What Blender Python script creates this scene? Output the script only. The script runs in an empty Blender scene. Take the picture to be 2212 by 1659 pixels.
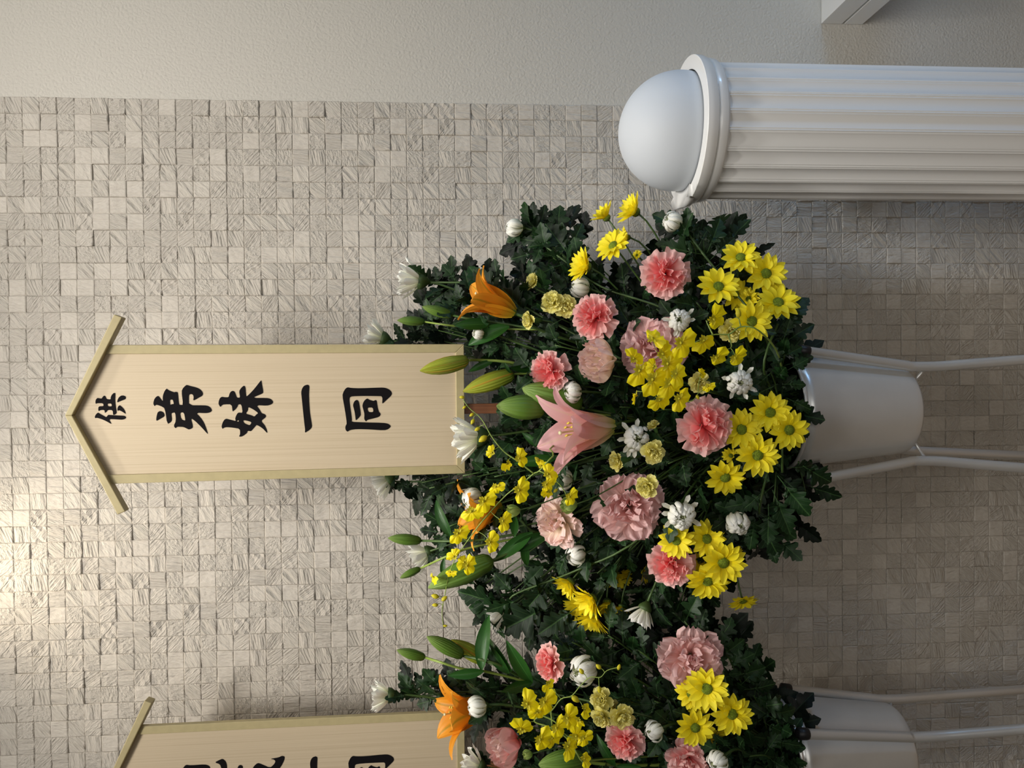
import bpy, math, random
import numpy as np
from mathutils import Vector, Matrix

S = bpy.context.scene
COL = S.collection
rnd = random.Random(7)
PI = math.pi

# ------------------------------------------------------------------ camera
FPX = 1650.0
ZC = 1.92                                      # camera height before the whole place is brought to real size (SC) at the end
SC = .78
CAM = Vector((0, 0, ZC))
_a, _b, _c = -.06641, .01568, .00965           # pitch, yaw, roll of the (sideways held) camera
MR = Matrix.Rotation(_b, 3, 'Z') @ Matrix.Rotation(_a, 3, 'X') @ Matrix.Rotation(_c, 3, 'Y')
fwd = MR @ Vector((0, 1, 0)); imr = MR @ Vector((0, 0, -1)); imu = MR @ Vector((1, 0, 0))
cd = bpy.data.cameras.new('camera'); cam = bpy.data.objects.new('camera', cd); COL.objects.link(cam)
cd.sensor_fit = 'HORIZONTAL'; cd.sensor_width = 36.0; cd.lens = 36.0 * FPX / 2212
cd.clip_start = .01; cd.clip_end = 50
m = Matrix((imr, imu, -fwd)).transposed().to_4x4(); m.translation = CAM
cam.matrix_world = m
S.camera = cam

# ------------------------------------------------------------------ light
S.view_settings.view_transform = 'Standard'; S.view_settings.look = 'None'
S.view_settings.gamma = 1.0; S.view_settings.use_curve_mapping = False
S.view_settings.exposure = 0.0
w = bpy.data.worlds.new('room_air'); S.world = w; w.use_nodes = True
w.node_tree.nodes['Background'].inputs[0].default_value = (1, .90, .76, 1)
w.node_tree.nodes['Background'].inputs[1].default_value = .055

def area(name, loc, target, sx, sy, power, color, spread=PI):
    l = bpy.data.lights.new(name, 'AREA'); l.shape = 'RECTANGLE'; l.size = sx; l.size_y = sy
    l.energy = power; l.color = color; l.spread = spread
    o = bpy.data.objects.new(name, l); COL.objects.link(o)
    d = Vector(target) - Vector(loc)
    o.matrix_world = Matrix.Translation(loc) @ d.to_track_quat('-Z', 'Y').to_matrix().to_4x4()
    return o
def spot(name, loc, target, power, color, ang, blend=1.0, size=.05):
    l = bpy.data.lights.new(name, 'SPOT'); l.energy = power; l.color = color
    l.spot_size = math.radians(ang); l.spot_blend = blend; l.shadow_soft_size = size
    o = bpy.data.objects.new(name, l); COL.objects.link(o)
    d = Vector(target) - Vector(loc)
    o.matrix_world = Matrix.Translation(loc) @ d.to_track_quat('-Z', 'Y').to_matrix().to_4x4()
    return o
# ceiling lights above and in front of the wall, a wall-washing downlight, a window to the right, added fill lights
for _x, _e in ((-.62, 185), (.22, 150), (1.15, 30)):
    spot('wall_wash_light', (_x, .35, 4.12), (_x, 2.2, 2.68), _e, (1, .945, .875), 62, 1.0, .32)
spot('added_wall_light_right', (1.05, .75, 4.12), (1.0, 2.2, 3.05), 66, (1, .95, .88), 58, 1.0, .25)  # extra lamp, added only to brighten the wall's upper right
area('front_ceiling_light', (.2, -.6, 4.1), (.1, 1.9, 1.2), 1.6, .8, 24, (1, .96, .90), math.radians(140))
area('front_fill_light', (.5, -1.9, 1.9), (0, 1.9, .9), 1.2, 1.9, 6.5, (1, .96, .89), math.radians(110))  # added fill from the camera side for buckets and flowers, not a known window
spot('flower_downlight', (-.05, 1.15, 4.12), (-.10, 1.70, 1.2), 150, (1, .955, .88), 40, 1.0, .07)
spot('flower_downlight_left', (-.85, 1.15, 4.12), (-.80, 1.72, 1.2), 115, (1, .955, .88), 36, 1.0, .07)
spot('column_downlight', (.70, 1.15, 4.12), (.58, 1.72, 1.3), 110, (1, .97, .93), 24, 1.0, .07)
spot('wall_downlight_left', (-.52, 1.98, 3.45), (-.52, 2.16, 2.0), 13, (1, .86, .66), 120, 1.0, .05)
area('window_daylight', (3.0, 1.25, 1.9), (.3, 1.7, 1.2), 1.3, 1.5, 7, (.60, .81, 1.0))
area('column_sheen_light', (3.0, .75, 1.05), (.65, 1.75, .95), .22, .6, 1.7, (.30, .58, 1.0), math.radians(60))  # small blue source added to strengthen the window sheen on the column

# ------------------------------------------------------------------ projection helpers (real depth in metres)
def ray(px, py): return MR @ Vector(((829.5 - py) / FPX, 1, -(px - 1106) / FPX))
def at(px, py, Y):
    r = ray(px, py); return CAM + r * (Y / r.y)
def W(ix, iy, t):
    return (MR @ Vector((-iy, -t, -ix))).normalized()

# ------------------------------------------------------------------ nodes
def new_mat(name):
    m_ = bpy.data.materials.new(name); m_.use_nodes = True
    nt = m_.node_tree; nt.nodes.clear()
    out = nt.nodes.new('ShaderNodeOutputMaterial'); b = nt.nodes.new('ShaderNodeBsdfPrincipled')
    nt.links.new(b.outputs[0], out.inputs[0])
    return m_, nt, b, out
def N(nt, typ, **kw):
    n = nt.nodes.new(typ)
    for k, v in kw.items():
        if k.startswith('i_'):
            key = k[2:]; key = int(key) if key.isdigit() else key.replace('_', ' ')
            n.inputs[key].default_value = v
        else: setattr(n, k, v)
    return n
def rgba(c): return (c[0], c[1], c[2], 1)
def srgb(r, g, b):
    f = lambda v: (v / 255) / 12.92 if v / 255 <= .04045 else ((v / 255 + .055) / 1.055) ** 2.4
    return (f(r), f(g), f(b))
def ramp(nt, stops):
    n = nt.nodes.new('ShaderNodeValToRGB'); cr = n.color_ramp
    while len(cr.elements) < len(stops): cr.elements.new(.5)
    for e, (p, c) in zip(cr.elements, stops): e.position = p; e.color = rgba(c)
    return n
def simple(name, col, rough=.5, metal=0, noise=0, nscale=30, bump=0, bscale=200, coat=0, spec=.5, coords='Object'):
    m_, nt, b, out = new_mat(name)
    b.inputs['Base Color'].default_value = rgba(col); b.inputs['Roughness'].default_value = rough
    b.inputs['Metallic'].default_value = metal; b.inputs['Coat Weight'].default_value = coat
    b.inputs['Specular IOR Level'].default_value = spec
    tc = N(nt, 'ShaderNodeTexCoord')
    if noise:
        n = N(nt, 'ShaderNodeTexNoise', i_Scale=nscale, i_Detail=4.0); nt.links.new(tc.outputs[coords], n.inputs['Vector'])
        lo = tuple(max(0, c * (1 - noise)) for c in col); hi = tuple(min(1, c * (1 + noise)) for c in col)
        r_ = ramp(nt, [(.3, lo), (.7, hi)]); nt.links.new(n.outputs[0], r_.inputs[0]); nt.links.new(r_.outputs[0], b.inputs['Base Color'])
    if bump:
        n = N(nt, 'ShaderNodeTexNoise', i_Scale=bscale, i_Detail=5.0); nt.links.new(tc.outputs[coords], n.inputs['Vector'])
        bp = N(nt, 'ShaderNodeBump', i_Strength=bump, i_Distance=.002); nt.links.new(n.outputs[0], bp.inputs['Height']); nt.links.new(bp.outputs[0], b.inputs['Normal'])
    return m_
def petal_mat(name, stops, rough=.5, trans=.25, lines=.25, nlines=26, across=None):
    """colour runs along the petal (UV.y); fine veins along it; a share of light passes through"""
    m_, nt, b, out = new_mat(name); L = nt.links.new
    uv = N(nt, 'ShaderNodeUVMap'); sep = N(nt, 'ShaderNodeSeparateXYZ'); L(uv.outputs[0], sep.inputs[0])
    r_ = ramp(nt, stops); L(sep.outputs[1], r_.inputs[0]); col = r_.outputs[0]
    if across:      # a stripe down the middle of the petal
        ab = N(nt, 'ShaderNodeMath', operation='SUBTRACT', i_1=.5); L(sep.outputs[0], ab.inputs[0])
        ab2 = N(nt, 'ShaderNodeMath', operation='ABSOLUTE'); L(ab.outputs[0], ab2.inputs[0])
        mr = N(nt, 'ShaderNodeMapRange'); mr.inputs[1].default_value = across[1]; mr.inputs[2].default_value = 0; L(ab2.outputs[0], mr.inputs[0])
        mm = N(nt, 'ShaderNodeMath', operation='MULTIPLY', i_1=across[2]); L(mr.outputs[0], mm.inputs[0])
        mx = N(nt, 'ShaderNodeMix', data_type='RGBA'); L(mm.outputs[0], mx.inputs[0]); L(col, mx.inputs[6]); mx.inputs[7].default_value = rgba(across[0])
        col = mx.outputs[2]
    L(col, b.inputs['Base Color']); b.inputs['Roughness'].default_value = rough
    b.inputs['Specular IOR Level'].default_value = .3
    sn = N(nt, 'ShaderNodeMath', operation='MULTIPLY', i_1=float(nlines) * 2); L(sep.outputs[0], sn.inputs[0])
    s2 = N(nt, 'ShaderNodeMath', operation='SINE'); L(sn.outputs[0], s2.inputs[0])
    bp = N(nt, 'ShaderNodeBump', i_Strength=lines, i_Distance=.0006); L(s2.outputs[0], bp.inputs['Height']); L(bp.outputs[0], b.inputs['Normal'])
    tr = N(nt, 'ShaderNodeBsdfTranslucent'); L(col, tr.inputs[0])
    mix = N(nt, 'ShaderNodeMixShader', i_0=trans); L(b.outputs[0], mix.inputs[1]); L(tr.outputs[0], mix.inputs[2]); L(mix.outputs[0], out.inputs[0])
    return m_
def leaf_mat(name, c1, c2, vein, rough=.42, trans=.08, parallel=False):
    m_, nt, b, out = new_mat(name); L = nt.links.new
    oi = N(nt, 'ShaderNodeObjectInfo')
    mx = N(nt, 'ShaderNodeMix', data_type='RGBA'); L(oi.outputs['Random'], mx.inputs[0]); mx.inputs[6].default_value = rgba(c1); mx.inputs[7].default_value = rgba(c2)
    uv = N(nt, 'ShaderNodeUVMap'); sep = N(nt, 'ShaderNodeSeparateXYZ'); L(uv.outputs[0], sep.inputs[0])
    a1 = N(nt, 'ShaderNodeMath', operation='SUBTRACT', i_1=.5); L(sep.outputs[0], a1.inputs[0])
    a2 = N(nt, 'ShaderNodeMath', operation='ABSOLUTE'); L(a1.outputs[0], a2.inputs[0])
    mr = N(nt, 'ShaderNodeMapRange'); mr.inputs[1].default_value = .022; mr.inputs[2].default_value = .006; L(a2.outputs[0], mr.inputs[0])
    # side veins: ridges that run outwards and forwards from the midrib
    k = N(nt, 'ShaderNodeMath', operation='MULTIPLY', i_1=-.9 if not parallel else 0.0); L(a2.outputs[0], k.inputs[0])
    ad = N(nt, 'ShaderNodeMath', operation='ADD'); L(sep.outputs[1], ad.inputs[0]); L(k.outputs[0], ad.inputs[1])
    fr = N(nt, 'ShaderNodeMath', operation='MULTIPLY', i_1=44.0)
    L(ad.outputs[0] if not parallel else a2.outputs[0], fr.inputs[0])
    if parallel: fr.inputs[1].default_value = 90
    si = N(nt, 'ShaderNodeMath', operation='SINE'); L(fr.outputs[0], si.inputs[0])
    pw = N(nt, 'ShaderNodeMapRange'); pw.inputs[1].default_value = .9; pw.inputs[2].default_value = 1; pw.inputs[4].default_value = .35; L(si.outputs[0], pw.inputs[0])
    mxv = N(nt, 'ShaderNodeMath', operation='MAXIMUM'); L(mr.outputs[0], mxv.inputs[0]); L(pw.outputs[0], mxv.inputs[1])
    m2 = N(nt, 'ShaderNodeMix', data_type='RGBA'); L(mxv.outputs[0], m2.inputs[0]); L(mx.outputs[2], m2.inputs[6]); m2.inputs[7].default_value = rgba(vein)
    L(m2.outputs[2], b.inputs['Base Color']); b.inputs['Roughness'].default_value = rough; b.inputs['Specular IOR Level'].default_value = .32
    bp = N(nt, 'ShaderNodeBump', i_Strength=.35, i_Distance=.0012); bp.invert = True
    L(mxv.outputs[0], bp.inputs['Height']); L(bp.outputs[0], b.inputs['Normal'])
    tr = N(nt, 'ShaderNodeBsdfTranslucent'); L(mx.outputs[2], tr.inputs[0])
    mix = N(nt, 'ShaderNodeMixShader', i_0=trans); L(b.outputs[0], mix.inputs[1]); L(tr.outputs[0], mix.inputs[2]); L(mix.outputs[0], out.inputs[0])
    return m_

# ------------------------------------------------------------------ objects
def props(o, label=None, cat=None, group=None, kind=None):
    if label: o['label'] = label
    if cat: o['category'] = cat
    if group: o['group'] = group
    if kind: o['kind'] = kind
    return o
def mesh(name, V, F, mats, smooth=True, uv=None, midx=None, sharp=None):
    me = bpy.data.meshes.new(name)
    me.from_pydata([tuple(v) for v in V], [], [tuple(f) for f in F]); me.update()
    for m_ in (mats if isinstance(mats, (list, tuple)) else [mats]): me.materials.append(m_)
    if smooth: me.polygons.foreach_set('use_smooth', [True] * len(me.polygons))
    if sharp: me.set_sharp_from_angle(angle=math.radians(sharp))
    if midx is not None: me.polygons.foreach_set('material_index', midx)
    if uv is not None:
        ul = me.uv_layers.new(name='UVMap'); li = np.empty(len(me.loops), np.int32); me.loops.foreach_get('vertex_index', li)
        ul.data.foreach_set('uv', np.asarray(uv, np.float32)[li].ravel())
    return me
def obj(name, me, parent=None, mat=None):
    o = bpy.data.objects.new(name, me); COL.objects.link(o)
    if parent is not None: o.parent = parent
    if mat is not None: o.matrix_local = mat
    return o
def empty(name, M_):
    o = bpy.data.objects.new(name, None); COL.objects.link(o); o.matrix_world = M_; o.empty_display_size = .02
    return o
def box(x0, x1, y0, y1, z0, z1, V=None, F=None):
    V = [] if V is None else V; F = [] if F is None else F; n = len(V)
    V += [(x, y, z) for z in (z0, z1) for y in (y0, y1) for x in (x0, x1)]
    F += [(n, n+2, n+3, n+1), (n+4, n+5, n+7, n+6), (n, n+1, n+5, n+4), (n+2, n+6, n+7, n+3), (n, n+4, n+6, n+2), (n+1, n+3, n+7, n+5)]
    return V, F
def bevel(o, w_=.002, seg=2):
    b = o.modifiers.new('bevel', 'BEVEL'); b.width = w_; b.segments = seg; b.limit_method = 'ANGLE'; b.angle_limit = .6
def tube(path, rad, sides=7, cap=True):
    """path: list of Vectors; rad: number or list"""
    n = len(path); V = []; F = []
    if not isinstance(rad, (list, tuple)): rad = [rad] * n
    up = None
    for i, p in enumerate(path):
        t = (path[min(i+1, n-1)] - path[max(i-1, 0)]).normalized()
        if up is None: up = t.orthogonal().normalized()
        up = (up - t * up.dot(t))
        up = up.normalized() if up.length > 1e-6 else t.orthogonal().normalized()
        s = t.cross(up)
        for k in range(sides):
            a = 2 * PI * k / sides
            V.append(p + (up * math.cos(a) + s * math.sin(a)) * rad[i])
    for i in range(n - 1):
        for k in range(sides):
            F.append((i*sides+k, i*sides+(k+1) % sides, (i+1)*sides+(k+1) % sides, (i+1)*sides+k))
    if cap:
        F.append(tuple(range(sides))[::-1]); F.append(tuple((n-1)*sides + k for k in range(sides)))
    return V, F
def bez(p0, p1, p2, p3, n=10):
    out = []
    for i in range(n + 1):
        t = i / n; s = 1 - t
        out.append(p0*s**3 + p1*3*s*s*t + p2*3*s*t*t + p3*t**3)
    return out
def catmull(P, n=5):
    Q = []
    for i in range(len(P) - 1):
        a, b_, c_, d = P[max(i-1, 0)], P[i], P[i+1], P[min(i+2, len(P)-1)]
        for k in range(n):
            t = k / n
            Q.append(.5 * ((2*b_) + (c_-a)*t + (2*a-5*b_+4*c_-d)*t*t + (3*b_-a-3*c_+d)*t**3))
    Q.append(P[-1]); return Q
def lathe(prof, n=24, mod=None):
    V = []; F = []
    for i, (r, z) in enumerate(prof):
        for k in range(n):
            a = 2 * PI * k / n; q = r * (mod(a, i) if mod else 1)
            V.append((q * math.cos(a), q * math.sin(a), z))
    for i in range(len(prof) - 1):
        for k in range(n): F.append((i*n+k, i*n+(k+1) % n, (i+1)*n+(k+1) % n, (i+1)*n+k))
    return V, F
def xf(V, M_): return [M_ @ Vector(v) for v in V]
def frame(x, z, loc=(0, 0, 0), s=1.0):
    """matrix with local X along x and local Z near z"""
    x = x.normalized(); z = (z - x * z.dot(x)); z = z.normalized() if z.length > 1e-5 else x.orthogonal().normalized()
    y = z.cross(x); M_ = Matrix((x*s, y*s, z*s)).transposed().to_4x4(); M_.translation = loc; return M_
def face_mat(d, loc, s, roll=0):
    d = d.normalized(); r_ = Vector((0, 0, 1)) if abs(d.z) < .95 else Vector((1, 0, 0))
    x = (r_ - d * r_.dot(d)).normalized(); y = d.cross(x)
    M_ = Matrix((x, y, d)).transposed().to_4x4() @ Matrix.Rotation(roll, 4, 'Z')
    M_ = M_ @ Matrix.Scale(s, 4); M_.translation = loc
    return M_

# ------------------------------------------------------------------ the setting
YW = 2.2; TP = .04564; TX0 = .7697; TZ0 = ZC + 1.24354
wallpaper = None
def make_wallpaper():
    m_, nt, b, out = new_mat('embossed_wallpaper'); L = nt.links.new
    b.inputs['Base Color'].default_value = rgba(srgb(205, 201, 192)); b.inputs['Roughness'].default_value = .75
    tc = N(nt, 'ShaderNodeTexCoord')
    n1 = N(nt, 'ShaderNodeTexNoise', i_Scale=70.0, i_Detail=5.0, i_Roughness=.6, i_Distortion=1.2); L(tc.outputs['Object'], n1.inputs['Vector'])
    n2 = N(nt, 'ShaderNodeTexVoronoi', i_Scale=85.0, feature='DISTANCE_TO_EDGE'); L(tc.outputs['Object'], n2.inputs['Vector'])
    a_ = N(nt, 'ShaderNodeMath', operation='ADD'); L(n1.outputs[0], a_.inputs[0]); L(n2.outputs[0], a_.inputs[1])
    bp = N(nt, 'ShaderNodeBump', i_Strength=.6, i_Distance=.0026); L(a_.outputs[0], bp.inputs['Height']); L(bp.outputs[0], b.inputs['Normal'])
    return m_
M_PAPER = make_wallpaper()
def make_tile():
    m_, nt, b, out = new_mat('cleft_stone_tile'); L = nt.links.new
    at_ = N(nt, 'ShaderNodeAttribute', attribute_name='pc')
    n1 = N(nt, 'ShaderNodeTexNoise', i_Scale=1.0, i_Detail=4.0, i_Roughness=.55, i_Distortion=.25); L(at_.outputs['Vector'], n1.inputs['Vector'])
    bp = N(nt, 'ShaderNodeBump', i_Strength=1.0, i_Distance=.0062); L(n1.outputs[0], bp.inputs['Height']); L(bp.outputs[0], b.inputs['Normal'])
    tc = N(nt, 'ShaderNodeTexCoord')
    n2 = N(nt, 'ShaderNodeTexNoise', i_Scale=3.0, i_Detail=3.0); L(at_.outputs['Vector'], n2.inputs['Vector'])
    r_ = ramp(nt, [(.3, srgb(198, 191, 181)), (.7, srgb(209, 203, 193))]); L(n2.outputs[0], r_.inputs[0]); L(r_.outputs[0], b.inputs['Base Color'])
    b.inputs['Roughness'].default_value = .7; b.inputs['Specular IOR Level'].default_value = .25
    return m_
M_TILE = make_tile()

V, F = box(-2.6, 2.6, YW + .007, YW + .12, 0, 4.2)
wall = obj('wall_back', mesh('wall_back', V, F, M_PAPER, False)); props(wall, kind='structure', label='back wall, embossed cream wallpaper beside a field of square stone tiles')
V, F = box(-2.6, 2.6, -1.2, YW + .12, -.05, 0)
floor = obj('floor', mesh('floor', V, F, simple('brown_carpet', srgb(150, 130, 108), .9, noise=.25, nscale=150, bump=.4, bscale=400), False)); props(floor, kind='structure', label='brown carpet floor')
V, F = box(-2.6, 2.6, -1.2, YW + .12, 4.2, 4.26)
ceil = obj('ceiling', mesh('ceiling', V, F, simple('white_ceiling', (.78, .77, .74), .9, bump=.15), False)); props(ceil, kind='structure', label='white plaster ceiling')

NG = 6
GRID = np.array([-.5, -.45, -.16, .16, .45, .5])
def tile_arrays(kind, ang, seed):
    r_ = random.Random(seed); g = GRID; X, Z = np.meshgrid(g, g, indexing='ij')
    ca, sa = math.cos(ang), math.sin(ang); A = X*ca + Z*sa; B = -X*sa + Z*ca
    h = np.zeros_like(X)
    if kind == 'cleft':
        for _ in range(3): h += np.sin(B * r_.uniform(5, 13) + r_.uniform(0, 6) + A * r_.uniform(-1.5, 1.5)) * r_.uniform(.0006, .0014)
        h += B * r_.uniform(-.0036, .0036)
    elif kind == 'rough':
        h += np.array([[r_.uniform(-.0014, .0014) for _ in range(NG)] for _ in range(NG)])
    else: h += (A * r_.uniform(-.001, .001) + B * r_.uniform(-.001, .001))
    edge = (np.abs(X) > .49) | (np.abs(Z) > .49); h[edge] = h[edge]*.55 - .0017
    s = TP - .0004
    V_ = [(X[i, j]*s, -h[i, j] - .0008, Z[i, j]*s) for i in range(NG) for j in range(NG)]
    F_ = [(i*NG+j, (i+1)*NG+j, (i+1)*NG+j+1, i*NG+j+1) for i in range(NG-1) for j in range(NG-1)]
    n = NG*NG; c = s/2
    V_ += [(-c, .007, -c), (c, .007, -c), (c, .007, c), (-c, .007, c)]
    e = NG - 1
    F_ += [tuple(i*NG for i in range(NG))[::-1] + (n, n+1), tuple(i*NG+e for i in range(NG)) + (n+2, n+3),
           tuple(range(NG)) + (n+3, n), tuple(e*NG+j for j in range(NG))[::-1] + (n+1, n+2)]
    pc = []
    fa, fb = {'cleft': (r_.uniform(1.2, 2.0), r_.uniform(6, 11)), 'rough': (r_.uniform(4, 6), r_.uniform(6, 9)), 'flat': (1.2, r_.uniform(2, 4))}[kind]
    for v in V_:
        x, z = v[0]/s, v[2]/s; a = x*ca + z*sa; b_ = -x*sa + z*ca
        pc.append((a*fa, b_*fb, seed*3.7))
    return np.array(V_, np.float32), F_, np.array(pc, np.float32)
VARS = []
for i in range(44):
    k = 'cleft' if i < 24 else ('rough' if i < 35 else 'flat')
    VARS.append(tile_arrays(k, rnd.choice([.6, .75, -.6, -.8, 1.2, -1.1, .3, 1.5]) + rnd.uniform(-.15, .15), i + 1))
def finish_tile(me, pc):
    a_ = me.attributes.new('pc', 'FLOAT_VECTOR', 'POINT'); a_.data.foreach_set('vector', np.ascontiguousarray(pc, np.float32).ravel())
TM = []
for V_, F_, pc in VARS:
    me = mesh('tile', V_, F_, M_TILE, False); finish_tile(me, pc); TM.append(me)
def proj(p):
    L_ = MR.transposed() @ (p - CAM); return 1106 - FPX*L_.z/L_.y, 829.5 - FPX*L_.x/L_.y
cells = []
for c_ in range(-20, 60 + 17):
    for r_ in range(0, 62):
        z = TZ0 - (c_ + .5) * TP; x = TX0 - (r_ + .5) * TP
        if z < .02 or x < -2.55: continue
        px, py = proj(Vector((x, YW, z)))
        vis = 0 < px < 2212 and 0 < py < 1659
        if vis and ((px > 150 + abs(py-887)*.5 and 720 < py < 1050) or (px > 230 and py > 1570)): vis = False
        cells.append((px if vis else 9999 + rnd.random(), x, z))
cells.sort()
big = []; BV = []; BF = []; BP = []; nb = 0
for i, (px, x, z) in enumerate(cells):
    v = rnd.randrange(len(VARS)); dy = rnd.choice([0, 0, 0, 0, -.0012, -.0022, .0012]) + rnd.uniform(-.0004, .0004)
    rt = Matrix.Rotation(rnd.choice([0, PI]), 4, 'Y') @ Matrix.Rotation(rnd.uniform(-.012, .012), 4, 'X') @ Matrix.Rotation(rnd.uniform(-.012, .012), 4, 'Z')
    M_ = Matrix.Translation((x, YW + dy, z)) @ rt
    if i < 300:
        obj('tile', TM[v], wall, M_)
    else:
        A = np.array(M_.to_3x3()); BV.append(VARS[v][0] @ A.T + np.array(M_.translation)); BP.append(VARS[v][2])
        BF += [tuple(q + nb for q in f) for f in VARS[v][1]]; nb += len(VARS[v][0])
me = mesh('tile_field', np.concatenate(BV), BF, M_TILE, False); finish_tile(me, np.concatenate(BP))
props(obj('tile', me, wall), kind='stuff')

# ------------------------------------------------------------------ white fluted lamp column
M_WHITE = simple('white_gloss_plastic', (.87, .87, .86), .24, bump=.02, bscale=500, coat=.3)
M_FROST, nt, b, out = new_mat('frosted_white_globe')
b.inputs['Base Color'].default_value = (.60, .64, .69, 1); b.inputs['Roughness'].default_value = .55; b.inputs['Specular IOR Level'].default_value = .35
b.inputs['Subsurface Weight'].default_value = .25; b.inputs['Subsurface Scale'].default_value = .03; b.inputs['Subsurface Radius'].default_value = (1, 1, 1)
XC, YC, ZR = .585, 1.85, ZC - .555
colm = empty('lamp_column', Matrix.Translation((XC, YC, 0)))
props(colm, 'white fluted lamp column with frosted dome top, near the photo\'s top right', 'column')
V = []; F = []; nf = 24; per = 16; n = nf*per
zs = [0.0, .3, .6, ZR - .05]
for z in zs:
    for k in range(n):
        a = 2*PI*k/n; t = (k % per)/per
        u = min(t, 1-t)                      # 0 = middle of the bead between two flutes
        d = 0 if u < .04 else (.30 if u < .09 else (.16 if u < .13 else .30 + .55*math.sin((u-.13)/.37*PI/2)))
        r = .160 - .0075*d
        V.append((r*math.cos(a), r*math.sin(a), z))
for i in range(len(zs)-1):
    for k in range(n): F.append((i*n+k, i*n+(k+1) % n, (i+1)*n+(k+1) % n, (i+1)*n+k))
obj('shaft', mesh('shaft', V, F, M_WHITE, True, sharp=22), colm)
def ring(name, prof, cut=None):
    V, F = lathe(prof, 96)
    if cut: V = [(x, min(y, cut), z) for x, y, z in V]
    o = obj(name, mesh(name, V, F, M_WHITE, True, sharp=28), colm); return o
z = ZR
o = ring('collar', [(.150, z-.056), (.160, z-.055), (.1655, z-.050), (.168, z-.043), (.1685, z-.034), (.166, z-.028), (.14, z-.027)])
o = ring('rim', [(.14, z-.029), (.1665, z-.029), (.1715, z-.026), (.1745, z-.018), (.1755, z-.008), (.1755, z-.001), (.1742, z), (.143, z), (.143, z-.02)])
# scalloped lip of the rim on the side of the flowers
V = []; F = []; A0, A1 = math.radians(178), math.radians(246)
for i in range(25):
    t = i/24; a = A0 + (A1-A0)*t
    a = math.radians(150 + 46*t)
    ro = .176 + .010*math.sin(t*PI)**.6 + .004*math.sin(t*3*PI)
    for r, dz in ((.140, .003), (.150, .005), ((.150+ro)/2, .008), (ro, .013), (ro-.002, -.006), (.15, -.008)):
        V.append((r*math.cos(a), r*math.sin(a), z+dz))
for i in range(24):
    for k in range(6): F.append((i*6+k, i*6+(k+1) % 6, (i+1)*6+(k+1) % 6, (i+1)*6+k))
F += [(0, 1, 2, 3, 4, 5), tuple(24*6+k for k in range(6))[::-1]]
obj('scalloped_lip', mesh('scalloped_lip', V, F, M_WHITE, True), colm)
ztop = at(1338, 300, YC).z; R = .1415; zc = ztop - R
prof = [(.1375, z-.012)] + [(R*math.cos(t), zc + R*math.sin(t)) for t in np.linspace(math.asin(max(-1, min(1, (z-.006-zc)/R))), PI/2, 26)]
prof[-1] = (.0001, ztop)
V, F = lathe(prof, 72)
obj('dome', mesh('dome', V, F, M_FROST, True), colm)
V, F = lathe([(.1365, z-.004), (.1405, z-.004), (.1405, z+.0025), (.1365, z+.0025)], 72)

# ------------------------------------------------------------------ white wall shelf, top right corner of the photo
P0 = at(1776, 49, YW); zt = P0.z; zb = at(1865, 51, YW).z; x0 = P0.x; th = zt - zb
shelf = empty('wall_shelf', Matrix.Translation((x0 + .3, YW, zb)))
props(shelf, 'white wall shelf of two slabs, cut off at the photo\'s upper right corner', 'shelf')
for nm, za, zb_, dx in (('upper_slab', th*.50, th, 0), ('lower_slab', 0, th*.44, 0), ('spacer', th*.42, th*.52, .012)):
    V, F = box(-.3 + dx, .6, -.34 + dx, .006, za, zb_)
    o = obj(nm, mesh(nm, V, F, M_WHITE, False), shelf); bevel(o, .0012)

# ------------------------------------------------------------------ buckets and stands
M_ALU = simple('brushed_silver_paint', (.73, .73, .72), .32, .45, noise=.03, nscale=14)
M_TUBE = simple('silver_painted_tube', (.68, .68, .67), .30, .5)
M_RUB = simple('black_rubber_cap', (.012, .012, .013), .45)
M_SOIL = simple('dark_wet_foam', (.012, .03, .02), .9, bump=.5)
def bucket(cx, cy, label, group):
    zr, zb_ = at(1743, 888, 1.66).z, at(2003, 888, 1.69).z
    t = empty('flower_bucket', Matrix.Translation((cx, cy, zb_))); props(t, label, 'bucket', group)
    H = zr - zb_; Rt, Rb = .138, .106
    V, F = lathe([(0.0001, .004), (Rb-.012, .0), (Rb-.004, .002), (Rb, .008)] + [(Rb + (Rt-Rb)*q, .008+(H-.012)*q) for q in np.linspace(.05, 1, 12)] + [(Rt-.002, H-.004), (Rt-.004, H-.03), (Rb-.004, .02), (.0001, .015)], 72)
    obj('body', mesh('body', V, F, M_ALU), t)
    V, F = lathe([(Rt-.003, H-.006), (Rt+.001, H-.006), (Rt+.0035, H-.003), (Rt+.0035, H), (Rt+.001, H+.003), (Rt-.002, H+.002), (Rt-.003, H-.001), (Rt-.003, H-.006)], 72)
    obj('rolled_rim', mesh('rolled_rim', V, F, M_ALU), t)
    V, F = lathe([(.0001, H-.02), (Rt-.006, H-.026), (Rt-.008, H-.06), (.0001, H-.06)], 24)
    obj('foam', mesh('foam', V, F, M_SOIL), t)
    return t, Vector((cx, cy, zr))
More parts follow.
